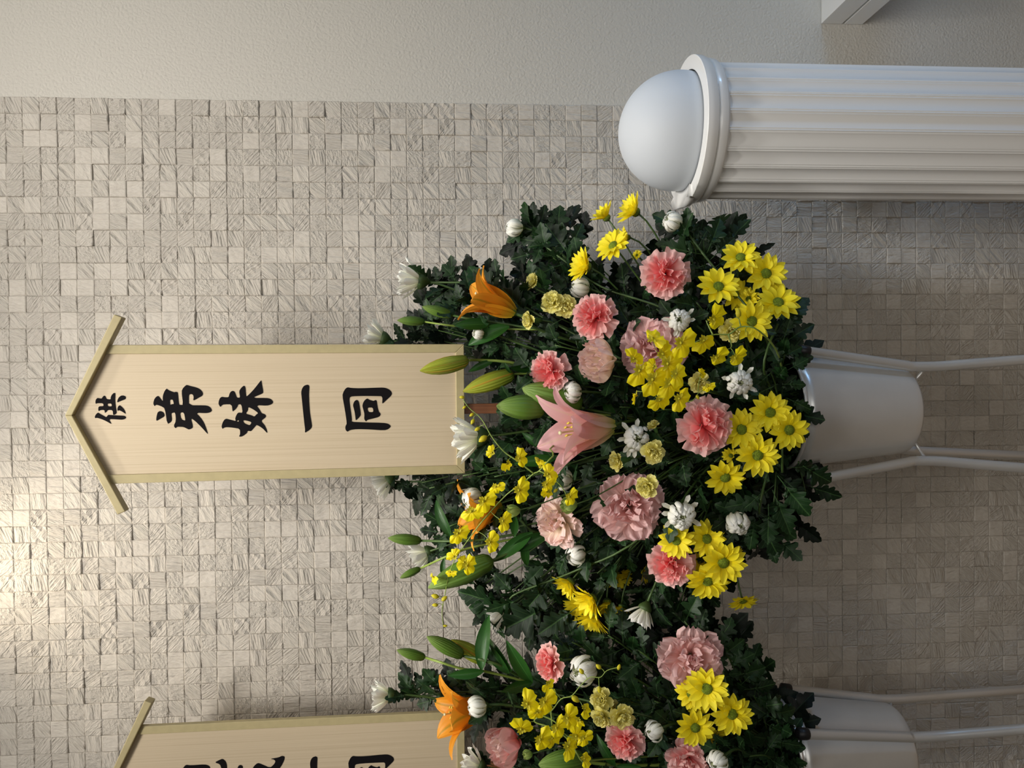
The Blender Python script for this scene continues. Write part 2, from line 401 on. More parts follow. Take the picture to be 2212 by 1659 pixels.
def stand(label, group, cx, cy, legs, r=.0118):
    t = empty('bucket_stand', Matrix.Translation((cx, cy, 0))); props(t, label, 'stand', group)
    for top, kink, low in legs:
        d = (low - kink).normalized(); foot = kink + d * ((kink.z) / -d.z)
        P = [top, top.lerp(kink, .5), top.lerp(kink, .86), kink.lerp(top, .06), kink.lerp(foot, .05), kink.lerp(foot, .14), kink.lerp(foot, .5), foot]
        P = [p - Vector((cx, cy, 0)) for p in P]
        V, F = tube(catmull(P, 4), r, 14); obj('leg', mesh('leg', V, F, M_TUBE), t)
        d = (P[0] - P[1]).normalized()
        V, F = tube([P[0] - d*.022, P[0] - d*.018, P[0] + d*.003, P[0] + d*.005], [r+.0005, r+.0016, r+.0016, r*.6], 14); props(obj('leg_cap', mesh('leg_cap', V, F, M_RUB), t), label='black rubber cap')
        k = kink - Vector((cx, cy, 0)); inn = Vector((0, 0, at(2003, 888, 1.69).z - .004)); e = k + (inn - k)*.36
        V, F = tube([k + Vector((0, 0, -.012)), e, inn], .0036, 8); obj('strut', mesh('strut', V, F, M_TUBE), t)
    return t
X1, Y1 = at(1743, 888, 1.80).x, 1.80
b1, B1 = bucket(X1, Y1, 'silver bucket holding the main flower arrangement, fully in view', 'silver flower buckets')
stand('silver tube stand carrying the bucket of the main arrangement', 'silver bucket stands', X1, Y1,
      [(at(1728, 757, 1.715), at(1988, 794, 1.735), at(2212, 777, 1.70)),
       (at(1740, 1040, 1.71), at(1990, 993, 1.735), at(2212, 1011, 1.70)),
       (at(1735, 940, 1.945), at(1978, 974, 1.93), at(2212, 984, 2.0))])
X2, Y2 = at(1743, 1625, 1.82).x, 1.82
b2, B2 = bucket(X2, Y2, 'silver bucket half cut off by the photo\'s bottom edge', 'silver flower buckets')
stand('scuffed silver tube stand under the cut-off bucket at the photo\'s bottom', 'silver bucket stands', X2, Y2,
      [(at(1726, 1585, 1.665), at(1988, 1593, 1.70), at(2212, 1575, 1.66)),
       (at(1690, 1487, 1.90), at(1915, 1512, 1.90), at(2212, 1489, 1.98)),
       (at(1735, 1775, 1.75), at(1985, 1745, 1.75), at(2212, 1765, 1.72))])

# ------------------------------------------------------------------ name boards
M_FRAME = simple('cream_board_frame', srgb(176, 163, 122), .55, noise=.05, nscale=60)
M_INK = simple('black_ink', (.004, .003, .004), .8, spec=.15)
def make_wood(name, c0, c1, c2, su, sv, rough=.5):
    m_, nt, b, out = new_mat(name); L = nt.links.new
    tc = N(nt, 'ShaderNodeTexCoord'); mp = N(nt, 'ShaderNodeMapping'); mp.inputs['Scale'].default_value = (su, 1, sv); L(tc.outputs['Object'], mp.inputs[0])
    n1 = N(nt, 'ShaderNodeTexNoise', i_Scale=1.0, i_Detail=3.0, i_Roughness=.6); L(mp.outputs[0], n1.inputs['Vector'])
    r_ = ramp(nt, [(.28, c0), (.45, c1), (.75, c2)]); L(n1.outputs[0], r_.inputs[0]); L(r_.outputs[0], b.inputs['Base Color'])
    b.inputs['Roughness'].default_value = rough; return m_
M_PANEL = make_wood('pale_cedar_panel', srgb(184, 166, 138), srgb(197, 180, 152), srgb(203, 187, 160), 260, 1.2)
M_STICK = make_wood('brown_wood_stick', srgb(84, 48, 28), srgb(118, 72, 44), srgb(134, 86, 54), 160, 3)

class Board:   # a plane with its own frame: u = right, v = up along the board, n = towards the room
    def __init__(s, P, u, v): s.P = P; s.u = u.normalized(); s.v = (v - s.u*v.dot(s.u)).normalized(); s.n = s.u.cross(s.v)
    def uv(s, px, py):
        r = ray(px, py); t = (s.P - CAM).dot(s.n) / r.dot(s.n); q = CAM + r*t - s.P
        return q.dot(s.u), q.dot(s.v)
    def M(s):
        M_ = Matrix((s.u, -s.n, s.v)).transposed().to_4x4(); M_.translation = s.P; return M_    # local x=u, y=away from the room, z=v
def slab(pts, y0, y1):
    n = len(pts); V = [(u, y0, v) for u, v in pts] + [(u, y1, v) for u, v in pts]
    return V, [tuple(range(n)), tuple(range(n, 2*n))[::-1]] + [(i, i+n, (i+1) % n + n, (i+1) % n) for i in range(n)]
def flat_shape(outer, holes, y):
    """filled outline with holes through bpy curve fill"""
    cu = bpy.data.curves.new('ink', 'CURVE'); cu.dimensions = '2D'; cu.fill_mode = 'BOTH'
    for loop in [outer] + holes:
        # round the traced corners once
        P = []
        for i, p in enumerate(loop):
            a, c_ = loop[i-1], loop[(i+1) % len(loop)]
            P.append(((a[0]+6*p[0]+c_[0])/8 if False else p[0], p[1]))
        Q = []
        for i in range(len(P)):
            p, q = P[i], P[(i+1) % len(P)]
            Q += [(p[0]*.78+q[0]*.22, p[1]*.78+q[1]*.22), (p[0]*.22+q[0]*.78, p[1]*.22+q[1]*.78)]
        sp = cu.splines.new('POLY'); sp.points.add(len(Q)-1); sp.use_cyclic_u = True
        for k, q in enumerate(Q): sp.points[k].co = (q[0], q[1], 0, 1)
    o = bpy.data.objects.new('tmp', cu); me = bpy.data.meshes.new_from_object(o)
    bpy.data.objects.remove(o); bpy.data.curves.remove(cu)
    for v in me.vertices: v.co = (v.co.x, y, v.co.y)
    me.materials.append(M_INK); return me
Z_ = 13.825
G_KYO = ((190, 830), [
 ([(275,415),(300,410),(415,430),(440,375),(490,335),(530,360),(555,440),(680,455),(680,390),(710,320),(770,260),(815,258),(820,300),(815,480),(830,650),(862,840),(845,875),(800,915),(752,915),(740,770),(595,770),(560,820),(505,862),(498,770),(390,770),(350,785),(325,810),(308,760),(312,690),(345,655),(472,652),(455,568),(270,568),(240,592),(222,540),(235,460)], [[(582,578),(705,578),(718,658),(598,658)]]),
 ([(875,548),(885,470),(920,395),(985,340),(1060,332),(1120,355),(1138,400),(1125,445),(1050,475),(960,510)], []),
 ([(890,800),(876,740),(900,660),(950,626),(985,645),(1070,730),(1110,800),(1132,885),(1100,870),(1020,815),(940,780),(910,785)], []),
 ([(225,1020),(203,980),(225,920),(280,855),(320,848),(370,885),(470,940),(550,985),(600,918),(620,912),(800,925),(1080,938),(1135,965),(1145,1000),(1110,1035),(1030,1062),(840,1050),(622,1042),(710,1175),(695,1185),(560,1110),(420,1045),(300,1008),(245,1005)], [])])
G_TEI = ((310, 820), [
 ([(435,485),(465,500),(580,655),(572,540),(590,440),(640,320),(700,262),(730,300),(800,335),(925,378),(960,362),(1015,370),(1030,400),(1060,740),(1100,755),(1185,750),(1135,350),(1180,250),(1270,165),(1310,160),(1400,190),(1560,225),(1690,280),(1760,360),(1780,430),(1750,490),(1650,540),(1480,640),(1500,520),(1480,450),(1420,430),(1370,450),(1355,500),(1360,765),(1820,765),(1940,785),(2020,850),(2048,930),(1990,980),(1880,1005),(1570,990),(1700,1120),(1820,1300),(1925,1605),(1915,1625),(1740,1430),(1560,1250),(1415,1145),(1480,1400),(1460,1450),(1360,1495),(1290,1460),(1200,1415),(1080,1408),(1000,1410),(960,1460),(900,1385),(970,1230),(950,985),(870,990),(830,1015),(855,1200),(820,1270),(710,1335),(640,860),(540,800),(430,760),(370,755),(335,800),(288,720),(320,590),(380,510)],
  [[(790,600),(880,600),(910,730),(850,730),(800,760)], [(1090,982),(1210,982),(1250,1200),(1235,1222),(1130,1185)]]),
 ([(380,1245),(385,1120),(420,980),(480,938),(560,950),(615,1000),(632,1070),(615,1110),(520,1160)], [])])
G_MAI = ((460, 820), [
 ([(275,508),(350,525),(470,525),(490,430),(530,360),(595,330),(650,360),(690,460),(715,535),(815,540),(780,350),(830,260),(920,175),(970,210),(985,420),(1000,510),(1100,420),(1240,270),(1430,25),(1450,30),(1465,140),(1505,370),(1490,410),(1400,450),(1180,545),(1600,545),(1720,570),(1790,640),(1795,690),(1740,745),(1620,780),(1300,765),(1400,900),(1455,1005),(1540,1025),(1588,1080),(1570,1130),(1435,1235),(1540,1350),(1600,1470),(1630,1585),(1610,1590),(1480,1450),(1310,1350),(1270,1390),(1150,1535),(1120,1540),(1035,1530),(1020,1590),(940,1655),(860,1700),(775,1705),(815,1620),(805,1470),(600,1435),(420,1420),(330,1435),(288,1480),(255,1400),(290,1280),(340,1195),(400,1165),(480,1185),(690,1240),(662,1170),(690,1080),(740,995),(790,980),(890,995),(850,740),(755,740),(740,800),(680,880),(600,950),(585,940),(560,740),(340,740),(265,765),(225,825),(165,730),(175,640),(210,545)],
  [[(1050,815),(1200,885),(1360,1000),(1290,1045),(1240,1105),(1130,1055),(975,1018),(1050,920)], [(895,1215),(1010,1225),(1155,1270),(1120,1340),(1080,1360),(940,1305)], [(705,1245),(770,1205),(772,1260)]])])
G_ICHI = ((620, 820), [([(600,150),(640,158),(670,200),(655,420),(665,720),(690,1040),(748,1370),(735,1430),(690,1490),(560,1578),(535,1578),(540,1480),(520,1340),(480,960),(440,560),(422,380),(450,260),(510,180)], [])])
G_DOU = ((720, 825), [
 ([(425,158),(530,180),(800,190),(1420,165),(1560,175),(1680,230),(1740,300),(1750,360),(1720,420),(1620,510),(1480,645),(1458,630),(1468,480),(1440,430),(1380,425),(900,420),(560,430),(490,460),(480,560),(510,780),(560,1130),(540,1190),(900,1205),(1500,1220),(1620,1240),(1700,1290),(1715,1340),(1640,1410),(1520,1448),(1100,1420),(700,1410),(500,1435),(425,1492),(370,1440),(355,1360),(375,1290),(405,1240),(350,860),(268,410),(300,300),(360,200)], []),
 ([(700,535),(745,555),(775,640),(825,965),(800,1030),(680,1148),(668,1140),(645,950),(620,820),(585,700),(610,610),(650,555)], []),
 ([(1015,487),(1060,525),(1200,572),(1250,540),(1295,545),(1320,740),(1360,890),(1410,940),(1405,1000),(1350,1050),(1180,1095),(1010,1135),(975,1188),(920,1110),(930,960),(900,840),(865,715),(890,620),(940,540)], [[(1040,765),(1180,765),(1200,900),(1055,900),(1022,810)]])])
def glyph(bd, root, G, tr=None, y=-.0006):
    (ox, oy), shapes = G; big_ = None; parts = []
    f = lambda p: (ox + p[0]/Z_, oy + p[1]/Z_) if tr is None else tr(ox + p[0]/Z_, oy + p[1]/Z_)
    import bmesh
    bm = bmesh.new()
    for outer, holes in shapes:
        me = flat_shape([bd.uv(*f(p)) for p in outer], [[bd.uv(*f(p)) for p in h] for h in holes], y)
        bm.from_mesh(me); bpy.data.meshes.remove(me)
    bmesh.ops.triangulate(bm, faces=bm.faces)
    me = bpy.data.meshes.new('character'); bm.to_mesh(me); bm.free(); me.materials.append(M_INK)
    return obj('character', me, root)

pb = at(1003, 890, 1.90); pt = at(247, 887, 1.825)
bd1 = Board(pb, Vector((1, 0, 0)), pt - pb)
uvp = lambda px, py: bd1.uv(px, py)
# outline of the board measured once; the second board is the same size
fr = {k: uvp(*p) for k, p in dict(br=(1004, 750.5), bl=(1001, 1029), tr=(247, 738), tl=(250, 1037), apo=(146, 888), api=(162, 887), rto=(254, 672.5), rti=(271, 679.5), lto=(256.5, 1102), lti=(274, 1095)).items()}
HW = (fr['br'][0] - fr['bl'][0]) / 2 ; HW = (HW + (fr['tr'][0] - fr['tl'][0]) / 2) / 2
UC = (fr['br'][0] + fr['bl'][0]) / 2; UC = (UC + (fr['tr'][0]+fr['tl'][0])/2)/2
VT = (fr['tr'][1] + fr['tl'][1]) / 2; VA = fr['apo'][1]; VAI = fr['api'][1]
RT = ((fr['rto'][0] - fr['lto'][0])/2, (fr['rto'][1] + fr['lto'][1])/2); RI = ((fr['rti'][0] - fr['lti'][0])/2, (fr['rti'][1] + fr['lti'][1])/2)
def name_board(bd, label, group):
    root = empty('name_board', bd.M()); props(root, label, 'sign', group)
    FW = .0205
    c = UC if bd is bd1 else 0.0
    R_ = lambda pts: [(u + c, v) for u, v in pts]
    slope = (VAI - RI[1]) / RI[0]
    V, F = slab(R_([(-HW+.006, .006), (HW-.006, .006), (HW-.006, VAI - slope*(HW-.006)+.004), (0, VAI+.004), (-HW+.006, VAI - slope*(HW-.006)+.004)]), 0, .004)
    obj('panel', mesh('panel', V, F, M_PANEL, False), root)
    top = VAI - slope*HW + .004; topi = VAI - slope*(HW-FW) + .004
    for nm, pts in (('side_frame', [(-HW, 0), (-HW+FW, FW), (-HW+FW, topi), (-HW, top)]), ('side_frame', [(HW-FW, FW), (HW, 0), (HW, top), (HW-FW, topi)]), ('bottom_frame', [(-HW, 0), (HW, 0), (HW-FW, FW), (-HW+FW, FW)])):
        V, F = slab(R_(pts), -.0055, .009); o = obj(nm, mesh(nm, V, F, M_FRAME, False), root); bevel(o, .0012)
    for sgn in (1, -1):
        pts = [(0, VAI), (sgn*RI[0], RI[1]), (sgn*RT[0], RT[1]), (0, VA)]
        if sgn < 0: pts = pts[::-1]
        V, F = slab(R_(pts), -.017, .012); o = obj('roof_bar', mesh('roof_bar', V, F, M_FRAME, False), root); bevel(o, .0022, 3)
    V, F = box(c - .0135, c + .0115, .0095, .026, -.86, VT*.8); o = obj('stick', mesh('stick', V, F, M_STICK, False), root); bevel(o, .0015)
    return root
r1 = name_board(bd1, 'roofed wooden name board with five black characters, centre left of photo', 'name boards')
for G in (G_KYO, G_TEI, G_MAI, G_ICHI, G_DOU): glyph(bd1, r1, G)
# second board: right edge corners measured, lean solved from the known height
hgt = VAI - (VAI - RI[1])/RI[0]*HW + .004
Pb = at(1003, 1534.5, 2.0); best = None
for k in range(200):
    q = at(303, 1567.6, 1.7 + k*.002); e = abs((q-Pb).length - hgt)
    if best is None or e < best[0]: best = (e, q)
vv = (best[1] - Pb).normalized(); uu = Vector((1, 0, 0)); uu = (uu - vv*uu.dot(vv)).normalized()
bd2 = Board(Pb - uu*HW, uu, vv)
r2 = name_board(bd2, 'roofed wooden name board cut off by the photo\'s bottom edge, partly seen characters', 'name boards')
cx_, cy_ = 739.4, 836.4
glyph(bd2, r2, G_DOU, lambda x, y: (752 + (x-cx_)*.925, 1633 + (y-cy_)*.925 - (x-cx_)*.05))
glyph(bd2, r2, G_ICHI, lambda x, y: (669.5 + (x-650.5)*.925, 1633.5 + (y-830.9)*.925))
def raw(o_, s_, shapes): return ((o_[0], o_[1]), [([(p[0]*Z_/s_, p[1]*Z_/s_) for p in a], []) for a in shapes])
glyph(bd2, r2, raw((220, 1480), 6.506, [[(1140,1165),(1180,1115),(1250,1125),(1450,1110),(1510,1130),(1530,1165),(1500,1260),(1440,1330),(1380,1290),(1250,1240),(1150,1240),(1120,1200)],
  [(1585,1085),(1650,1050),(1700,1030),(1745,1070),(1762,1130),(1765,1400),(1680,1400),(1680,1165),(1660,1110)], [(1905,1165),(1925,1125),(1960,1118),(1985,1140),(1995,1300),(1900,1300)]]))
glyph(bd2, r2, raw((540, 1480), 6.506, [[(20,1200),(60,1130),(110,1090),(160,1105),(280,1160),(335,1115),(360,1070),(340,1045),(280,1033),(400,1015),(450,990),(490,1000),(485,1050),(440,1140),(350,1260),(400,1330),(300,1400),(150,1300),(40,1330)]]))

# ------------------------------------------------------------------ plant materials
M_DAISY = petal_mat('yellow_daisy_petal', [(0, srgb(232, 206, 20)), (.3, srgb(252, 234, 28)), (1, srgb(255, 242, 60))], .5, .28)
M_DISC = simple('green_daisy_disc', srgb(112, 132, 14), .8, noise=.5, nscale=12, bump=1.0, bscale=34)
M_MUM = petal_mat('white_mum_petal', [(0, srgb(205, 214, 150)), (.4, srgb(242, 243, 224)), (1, srgb(252, 252, 248))], .45, .25, .35, 14)
M_MUMG = petal_mat('greenish_mum_petal', [(0, srgb(196, 212, 140)), (.5, srgb(222, 232, 180)), (1, srgb(242, 245, 215))], .5, .25, .3, 10)
M_CARN = petal_mat('coral_pink_petal', [(0, srgb(242, 118, 124)), (.6, srgb(252, 152, 152)), (.9, srgb(252, 176, 173)), (1, srgb(252, 200, 196))], .55, .42, .2, 20)
M_CARN2 = petal_mat('pale_pink_petal', [(0, srgb(246, 140, 142)), (.45, srgb(250, 182, 178)), (1, srgb(250, 208, 204))], .55, .4, .2, 20)
M_EUS = petal_mat('dusty_pink_petal', [(0, srgb(240, 200, 184)), (.5, srgb(246, 204, 198)), (1, srgb(242, 204, 204))], .55, .4, .35, 30)
M_EUSP = petal_mat('cream_pink_petal', [(0, srgb(236, 224, 184)), (.6, srgb(252, 234, 216)), (1, srgb(254, 222, 218))], .5, .36, .3, 30)
M_YC = petal_mat('pale_yellow_petal', [(0, srgb(222, 210, 90)), (.5, srgb(240, 230, 122)), (1, srgb(246, 240, 160))], .5, .28, .2, 16)
M_ONC = petal_mat('orchid_yellow_lip', [(0, srgb(244, 196, 14)), (.16, srgb(252, 228, 16)), (1, srgb(255, 242, 26))], .45, .34, .35, 26)
M_ONCG = petal_mat('orchid_yellow_green', [(0, srgb(190, 180, 40)), (1, srgb(226, 214, 50))], .5, .25, .2, 10)
M_ORL = petal_mat('orange_lily_petal', [(0, srgb(170, 150, 40)), (.25, srgb(226, 150, 30)), (.6, srgb(245, 160, 40)), (1, srgb(248, 170, 60))], .45, .28, .3, 14, across=(srgb(150, 130, 30), .10, .75))
M_PKL = petal_mat('pink_lily_petal', [(0, srgb(190, 190, 90)), (.18, srgb(228, 200, 170)), (.5, srgb(240, 184, 182)), (1, srgb(242, 190, 196))], .45, .36, .3, 14, across=(srgb(235, 200, 175), .08, .6))
M_BUD = petal_mat('green_lily_bud', [(0, srgb(74, 102, 36)), (.5, srgb(96, 132, 50)), (1, srgb(140, 165, 88))], .4, .05, .6, 20)
M_BUDY = petal_mat('yellowing_lily_bud', [(0, srgb(100, 130, 40)), (.5, srgb(150, 160, 50)), (1, srgb(170, 178, 60))], .4, .05, .6, 20, across=(srgb(196, 140, 50), .08, .8))
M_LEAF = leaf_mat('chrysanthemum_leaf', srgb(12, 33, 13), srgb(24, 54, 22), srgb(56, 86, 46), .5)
M_LEAFB = leaf_mat('shade_tinted_chrysanthemum_leaf', srgb(5, 16, 8), srgb(11, 30, 14), srgb(24, 46, 26), .5)  # leaf copy coloured darker, paints in the shade deep inside the arrangements
M_LLEAF = leaf_mat('lily_leaf', srgb(26, 62, 18), srgb(40, 86, 30), srgb(70, 118, 54), .35, .12, True)
M_STEM = simple('green_stem', srgb(62, 88, 38), .5, noise=.2, nscale=40)
M_STEML = simple('light_green_stem', srgb(128, 150, 66), .45, noise=.12, nscale=40)
M_CALYX = simple('dark_green_calyx', srgb(58, 80, 34), .6, noise=.3, nscale=30)
M_SLEEVE = simple('green_carnation_calyx', srgb(70, 110, 52), .45, noise=.12, nscale=20)
M_LIME = petal_mat('lime_green_bud', [(0, srgb(120, 160, 70)), (1, srgb(190, 208, 120))], .5, .2, .3, 12)
M_STIG = simple('cream_stigma', srgb(220, 215, 170), .5)
M_ANTH = simple('yellow_anther', srgb(214, 190, 70), .6)
M_FERN = simple('dark_teal_fern', srgb(16, 52, 52), .6)

# ------------------------------------------------------------------ petals
_pc = {}
def petal(name, mat, L=1.0, w=.16, th0=80, kap=0, pw=1.0, cup=.15, prof='daisy', r0=.2, z0=0, nl=6, nw=4, frill=0, fk=5, twist=0, notch=0, sd=0):
    key = (name, mat.name, L, w, th0, kap, pw, cup, prof, r0, z0, nl, nw, frill, fk, twist, notch, sd)
    if key in _pc: return _pc[key]
    r = random.Random(sd * 17 + 3)
    ph = r.uniform(0, 6); th = math.radians(th0 + r.uniform(-4, 4)); ka = math.radians(kap * r.uniform(.85, 1.15))
    L_ = L * r.uniform(.93, 1.07); x, z = r0, z0; V = []; UV = []; s_prev = 0
    tw = r.uniform(-twist, twist)
    for i in range(nl + 1):
        s = i / nl; a = th + ka * (s ** pw)
        if i: x += math.sin(a) * L_ / nl; z += math.cos(a) * L_ / nl
        if prof == 'daisy': wd = w * (math.sin(PI * min(1, .16 + .84 * s) ** 1.15) ** .7 if s < 1 else .12) * (.55 + .45*min(1, s*2.2))
        elif prof == 'spoon': wd = w * (.45 + .55 * s) * (1 if s < .8 else math.sqrt(max(0, 1 - ((s - .8) / .2) ** 2)) * .85 + .15)
        elif prof == 'fan': wd = w * (.22 + .78 * s ** .8) * (1 if s < .9 else .93)
        elif prof == 'round': wd = w * (.3 + .7 * math.sin(min(1, s * 1.25) * PI / 2)) * (1 if s < .75 else math.sqrt(max(0, 1 - ((s - .75) / .25) ** 2 * .75)))
        elif prof == 'lily': wd = w * max(.05, math.sin(PI * (.06 + .94 * s) ** .85) ** .75)
        else: wd = w * max(.03, math.sin(PI * (.02 + .97 * s) ** .9) ** .9)      # lance
        for j in range(nw + 1):
            u = 2 * j / nw - 1
            nx, nz = -math.cos(a), math.sin(a)
            h = cup * u * u * wd + math.sin(u * fk + ph + s * 2) * frill * s ** 1.5 + tw * u * wd * s
            rag = 0
            if notch and i == nl: rag = notch * (r.random() - .5) * 2 * L_
            V.append((x + nx * h + math.sin(a) * rag, u * wd, z + nz * h + math.cos(a) * rag)); UV.append((j / nw, s))
    F = [(i*(nw+1)+j, (i+1)*(nw+1)+j, (i+1)*(nw+1)+j+1, i*(nw+1)+j+1) for i in range(nl) for j in range(nw)]
    me = mesh(name, V, F, mat, True, UV); _pc[key] = me; return me
def ringp(root, n, mat, jit=6, tilt=5, off=0, nm='petal', skip=0, sub=None, **kw):
    for k in range(n):
        if skip and rnd.random() < skip: continue
        az = 2*PI*k/n + off + math.radians(rnd.uniform(-jit, jit))
        me = petal(nm, mat, sd=rnd.randrange(4), **kw)
        M_ = Matrix.Rotation(az, 4, 'Z') @ Matrix.Rotation(math.radians(rnd.uniform(-tilt, tilt)), 4, 'Y') @ Matrix.Rotation(math.radians(rnd.uniform(-tilt, tilt)*1.5), 4, 'X')
        o = obj(nm, me, sub or root, M_)
def lathe_mesh(key, prof, mat, n=16, mod=None, uv=False):
    if key in _pc: return _pc[key]
    V, F = lathe(prof, n, mod)
    UV = [((k % n)/n*3 % 1, i/(len(prof)-1)) for i in range(len(prof)) for k in range(n)] if uv else None
    _pc[key] = mesh(key, V, F, mat, True, UV); return _pc[key]
def dome_prof(r, h, z0, n=6): return [(max(.0001, r*math.cos(t)), z0 + h*math.sin(t)) for t in np.linspace(0, PI/2, n)]

def stem_to(root, P0, d, B, rad, mat=None, kind='stem', bend=.45, jit=.05, n=12):
    """stem from the flower base back into the bucket; returns the path in world space"""
    e = B + Vector((rnd.uniform(-jit, jit), rnd.uniform(-jit, jit), -.03))
    D = (P0 - e).length
    p1 = P0 - d * min(.09, D*.3) ; p2 = e + (P0 - e) * .25 + Vector((0, .0, D*bend*.55))
    # keep the stem behind its own flower
    p1.y += .01
    path = bez(P0, p1, p2, e, n)
    inv = root.matrix_world.inverted()
    V, F = tube([inv @ p for p in path], rad / root.matrix_world.to_scale()[0], 6)
    obj(kind, mesh(kind, V, F, mat or M_STEM), root)
    return path

# chrysanthemum leaf: lobed outline fanned from the midrib
HALF = [(0, .012), (.10, .016), (.17, .05), (.20, .15), (.25, .235), (.31, .215), (.345, .10), (.40, .20), (.43, .33), (.50, .395), (.565, .355), (.60, .30), (.60, .155), (.66, .21), (.74, .27), (.80, .235), (.825, .15), (.88, .165), (.93, .10), (1.0, .01)]
HALF2 = [(0, .012), (.12, .02), (.19, .09), (.24, .19), (.30, .17), (.335, .13), (.38, .235), (.44, .30), (.49, .27), (.52, .17), (.57, .25), (.64, .30), (.70, .26), (.72, .17), (.78, .195), (.85, .19), (.88, .12), (.94, .09), (1.0, .01)]
def leaf_mesh(seed, mat, half, droop, fold):
    r = random.Random(seed); V = []; UV = []; F = []
    def zof(x, y): return -droop * x * x + fold * abs(y) + .018 * math.sin(x*14 + y*9 + seed) + .03*math.sin(seed + x*5)*y
    ids = {}
    for sgn in (1, -1):
        prev = None
        for k, (ox, oy) in enumerate(half):
            ox2 = ox + r.uniform(-.012, .012) if 0 < k < len(half)-1 else ox; oy2 = oy * r.uniform(.88, 1.1)
            mx = max(0, min(1, ox2 - .55 * oy2)) if k < len(half)-1 else 1
            a = len(V); V.append((mx, 0, zof(mx, 0))); UV.append((.5, mx))
            V.append(((mx+ox2)/2, sgn*oy2*.5, zof((mx+ox2)/2, oy2*.5) + .012)); UV.append((.5 + sgn*oy2*.5, (mx+ox2)/2))
            V.append((ox2, sgn*oy2, zof(ox2, oy2))); UV.append((.5 + sgn*oy2, ox2))
            if prev is not None:
                for q in (0, 1): F.append((prev+q, a+q, a+q+1, prev+q+1) if sgn < 0 else (prev+q, prev+q+1, a+q+1, a+q))
            prev = a
    # petiole
    n = len(V); V += [(-.22, -.008, -.03), (-.22, .008, -.03), (0.05, -.010, zof(.05, 0)-.004), (.05, .010, zof(.05, 0)-.004)]; UV += [(.5, 0)]*4
    F.append((n, n+2, n+3, n+1))
    return mesh('leaf', V, F, mat, True, UV)
LEAVES = [leaf_mesh(i, M_LEAF, HALF if i % 2 else HALF2, [.12, .3, .22, .4, .05, .18][i % 6], [.1, .25, -.1, .35, .2, .0][i % 6]) for i in range(12)]
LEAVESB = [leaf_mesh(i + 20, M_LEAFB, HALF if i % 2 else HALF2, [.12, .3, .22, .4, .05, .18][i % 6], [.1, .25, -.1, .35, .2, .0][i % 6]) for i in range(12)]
def proj0(p):
    L_ = MR.transposed() @ (p - CAM); return 1106 - FPX*L_.z/L_.y, 829.5 - FPX*L_.x/L_.y
def put_leaf(root, base, d, nrm, L, dark=False, nm='leaf', me=None):
    for q_ in (1.2, .6):          # no leaf grows through or across the name boards
        tip = base + d.normalized()*L*q_; tx, ty = proj0(tip)
        if (tx < 1004 and 738 < ty < 1040 and tip.y < 1.945) or (tx < 1000 and ty > 1525 and tip.y < 2.06): return None
    M_ = frame(d, nrm, base + d.normalized()*L*.2, L)
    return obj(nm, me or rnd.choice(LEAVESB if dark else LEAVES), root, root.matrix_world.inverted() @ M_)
def leaves_along(root, path, s0, s1, n, L, dark=False, spreadv=50):
    az = rnd.uniform(0, 6)
    for k in range(n):
        s = s0 + (s1 - s0) * (k + rnd.random()*.6) / n
        i = min(len(path)-2, int(s * (len(path)-1))); f = s*(len(path)-1) - i
        p = path[i].lerp(path[i+1], f); t = (path[i] - path[i+1]).normalized()     # towards the tip
        az += 2.4
        u = t.orthogonal().normalized(); v = t.cross(u)
        rad = u*math.cos(az) + v*math.sin(az)
        rad = (rad + Vector((0, -.25, 0))).normalized()
        a = math.radians(rnd.uniform(spreadv-14, spreadv+16))
        d = t*math.cos(a) + rad*math.sin(a)
        d.y *= .75
        nrm = Vector((0, -1, 0))*rnd.uniform(.5, 1.2) + Vector((0, 0, 1))*rnd.uniform(.1, .9) + t*.4 + Vector((rnd.uniform(-.6, .6), 0, 0))
        if p.y > YW - .09 : d.y = -abs(d.y)
        put_leaf(root, p, d, nrm, L*rnd.uniform(.75, 1.2), dark)

def depth(px, py, c):
    t = max(0, min(1, (1500 - px)/600.0)); return 1.60 + .20*t + .10*((py - c)/450.0)**2
def place(px, py, r, dirn, dy, zc, c):
    Y = depth(px, py, c) + dy; P = at(px, py, Y); d = W(*dirn); s = r * Y / FPX
    return P - d * (s * zc), d, s

